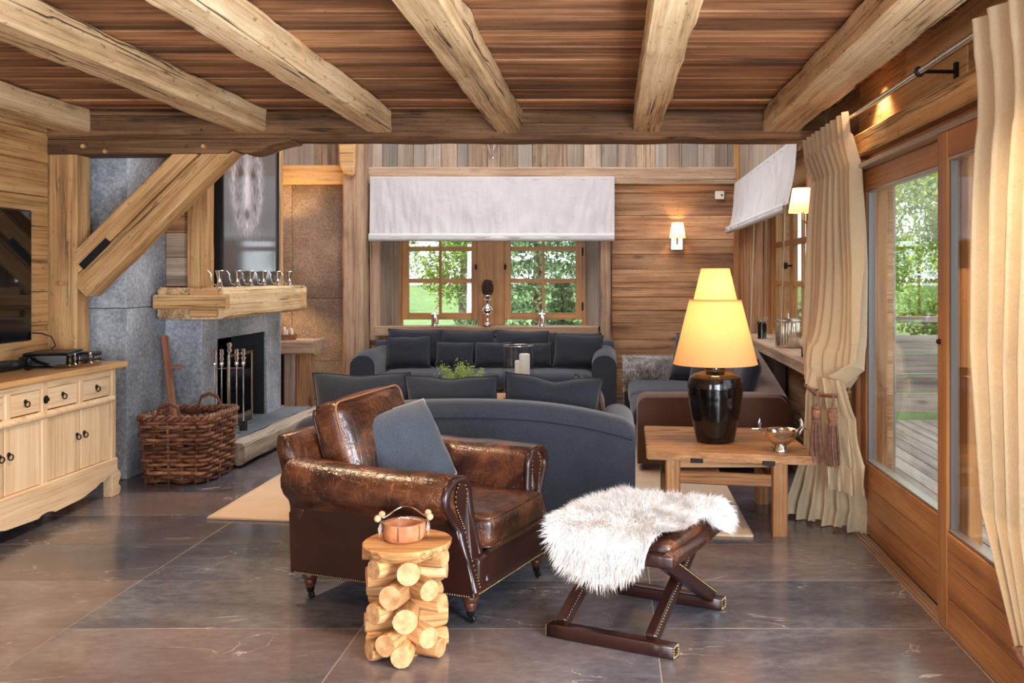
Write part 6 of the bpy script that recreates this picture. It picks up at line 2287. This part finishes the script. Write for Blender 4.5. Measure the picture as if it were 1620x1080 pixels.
def front_fall(u, s):
    # second layer that hangs from the tie in front, hem at knee height
    K = [(0.0, (1.20, 5.30, 1.275, 5.12, 0.87)), (0.3, (1.215, 5.24, 1.33, 5.08, 0.66)), (0.7, (1.20, 5.17, 1.375, 5.06, 0.38)), (1.0, (1.19, 5.13, 1.385, 5.05, 0.235))]
    fx, fy, nx_, ny, z = interp(s, K)
    ph = u * 2 * PI * 3.2
    f = math.sin(ph + 0.6 * s * 3) * (0.012 + 0.02 * s)
    w = 0.014 * mnoise.noise(V((u * 7, s * 5, 8)))
    return (fx + (nx_ - fx) * u + w, fy + (ny - fy) * u - f, z + 0.09 * s * (u - 0.35) ** 2 * 2 - 0.02 * (1 - s) * 0 + 0.035 * s * math.sin(u * 5))


sheet('upper_drape', cu, upper, 150, 70)
sheet('lower_drape', cu, lower, 100, 36)
sheet('front_fall', cu, front_fall, 50, 36)
tube('tie_cord', cu, 'tassel', [(1.15, 5.50, 0.80), (1.17, 5.30, 0.775), (1.24, 5.16, 0.78), (1.33, 5.18, 0.80), (1.36, 5.35, 0.82), (1.28, 5.6, 0.82)], 0.011, 8, True)
for k, (x, y) in enumerate(((1.135, 5.13), (1.215, 5.09))):
    ts_ = put('tassel', lathe_me('tassel', [(0, 0.0), (0.026, 0.0), (0.028, -0.02), (0.024, -0.075), (0.030, -0.09), (0, -0.09)], 14), 'tassel', cu, Matrix.Translation((x, y, 0.735 - 0.012 * k)))
    tube('tassel_cord', ts_, 'tassel', [(0, 0, 0), (0.01, 0.03, 0.04), (0.02, 0.06, 0.07)], 0.006, 6)
    lathe('tassel_band', ts_, 'brownstick', [(0.027, -0.022), (0.0295, -0.03), (0.0265, -0.066), (0.0245, -0.066)], n=14, cap=False)
    fr_ = []
    bmN = bmesh.new()
    for i in range(90):
        a = RNG.uniform(0, 2 * PI)
        r = math.sqrt(RNG.uniform()) * 0.03
        me2 = tube_me('x', [(r * 0.85 * math.cos(a), r * 0.85 * math.sin(a), -0.085), (r * 1.25 * math.cos(a), r * 1.25 * math.sin(a), -0.20), (r * 1.3 * math.cos(a + 0.3), r * 1.3 * math.sin(a + 0.3), -0.30 - 0.02 * RNG.uniform())], 0.0032, 4)
        bmN.from_mesh(me2)
        bpy.data.meshes.remove(me2)
    fo = put('tassel_fringe', mesh_of(bmN, 'tassel_fringe', True), 'tassel', ts_)
    fo['kind'] = 'stuff'

cn = thing('curtain', 'cream linen curtain hanging at the near sliding door', 'curtain', (0, 0, 0))
NK = [(0.0, (1.33, 3.30, 1.33, 2.05, 2.36)), (0.07, (1.33, 3.30, 1.33, 2.05, 2.22)), (0.2, (1.31, 3.24, 1.33, 2.05, 1.95)), (0.55, (1.30, 3.24, 1.30, 2.1, 1.2)), (0.8, (1.30, 3.14, 1.28, 2.2, 0.66)), (1.0, (1.29, 2.84, 1.26, 2.35, 0.30))]


def near_c(u, s):
    fx, fy, nx_, ny, z = interp(s, NK)
    ph = u * 2 * PI * 9
    f = math.sin(ph + 0.6 * math.sin(ph * 0.31 + 3 * s)) * (0.02 + 0.03 * min(1, s * 3))
    return (fx + (nx_ - fx) * u - f - 0.035 * max(0.0, 1 - s / 0.14), fy + (ny - fy) * u + 0.3 * f, z)


def near_low(u, s):
    a = V((1.27 + 0.0 * u, 2.75 - 0.38 * u, 0.33 - 0.32 * s))
    f = math.sin(u * 2 * PI * 5) * (0.02 + 0.03 * s)
    return (a.x - f, a.y + (u - 0.5) * -0.3 * s, max(0.008, a.z))


sheet('upper_drape', cn, near_c, 130, 60)
sheet('lower_drape', cn, near_low, 60, 12)
tube('tie_cord', cn, 'tassel', [(1.22, 2.8, 0.32), (1.19, 2.55, 0.30), (1.22, 2.33, 0.32), (1.34, 2.33, 0.34), (1.35, 2.8, 0.34)], 0.011, 8, True)

# recessed lamp visible in the ceiling strip by the wall
dl = thing('recessed_downlight', 'small lit recessed ceiling light between beam and plank wall', 'lamp', (1.40, 5.1, 2.586))
lathe('trim_ring', dl, 'alu', [(0.026, -0.004), (0.038, -0.004), (0.038, 0.0), (0.026, 0.004)], n=20, cap=False)
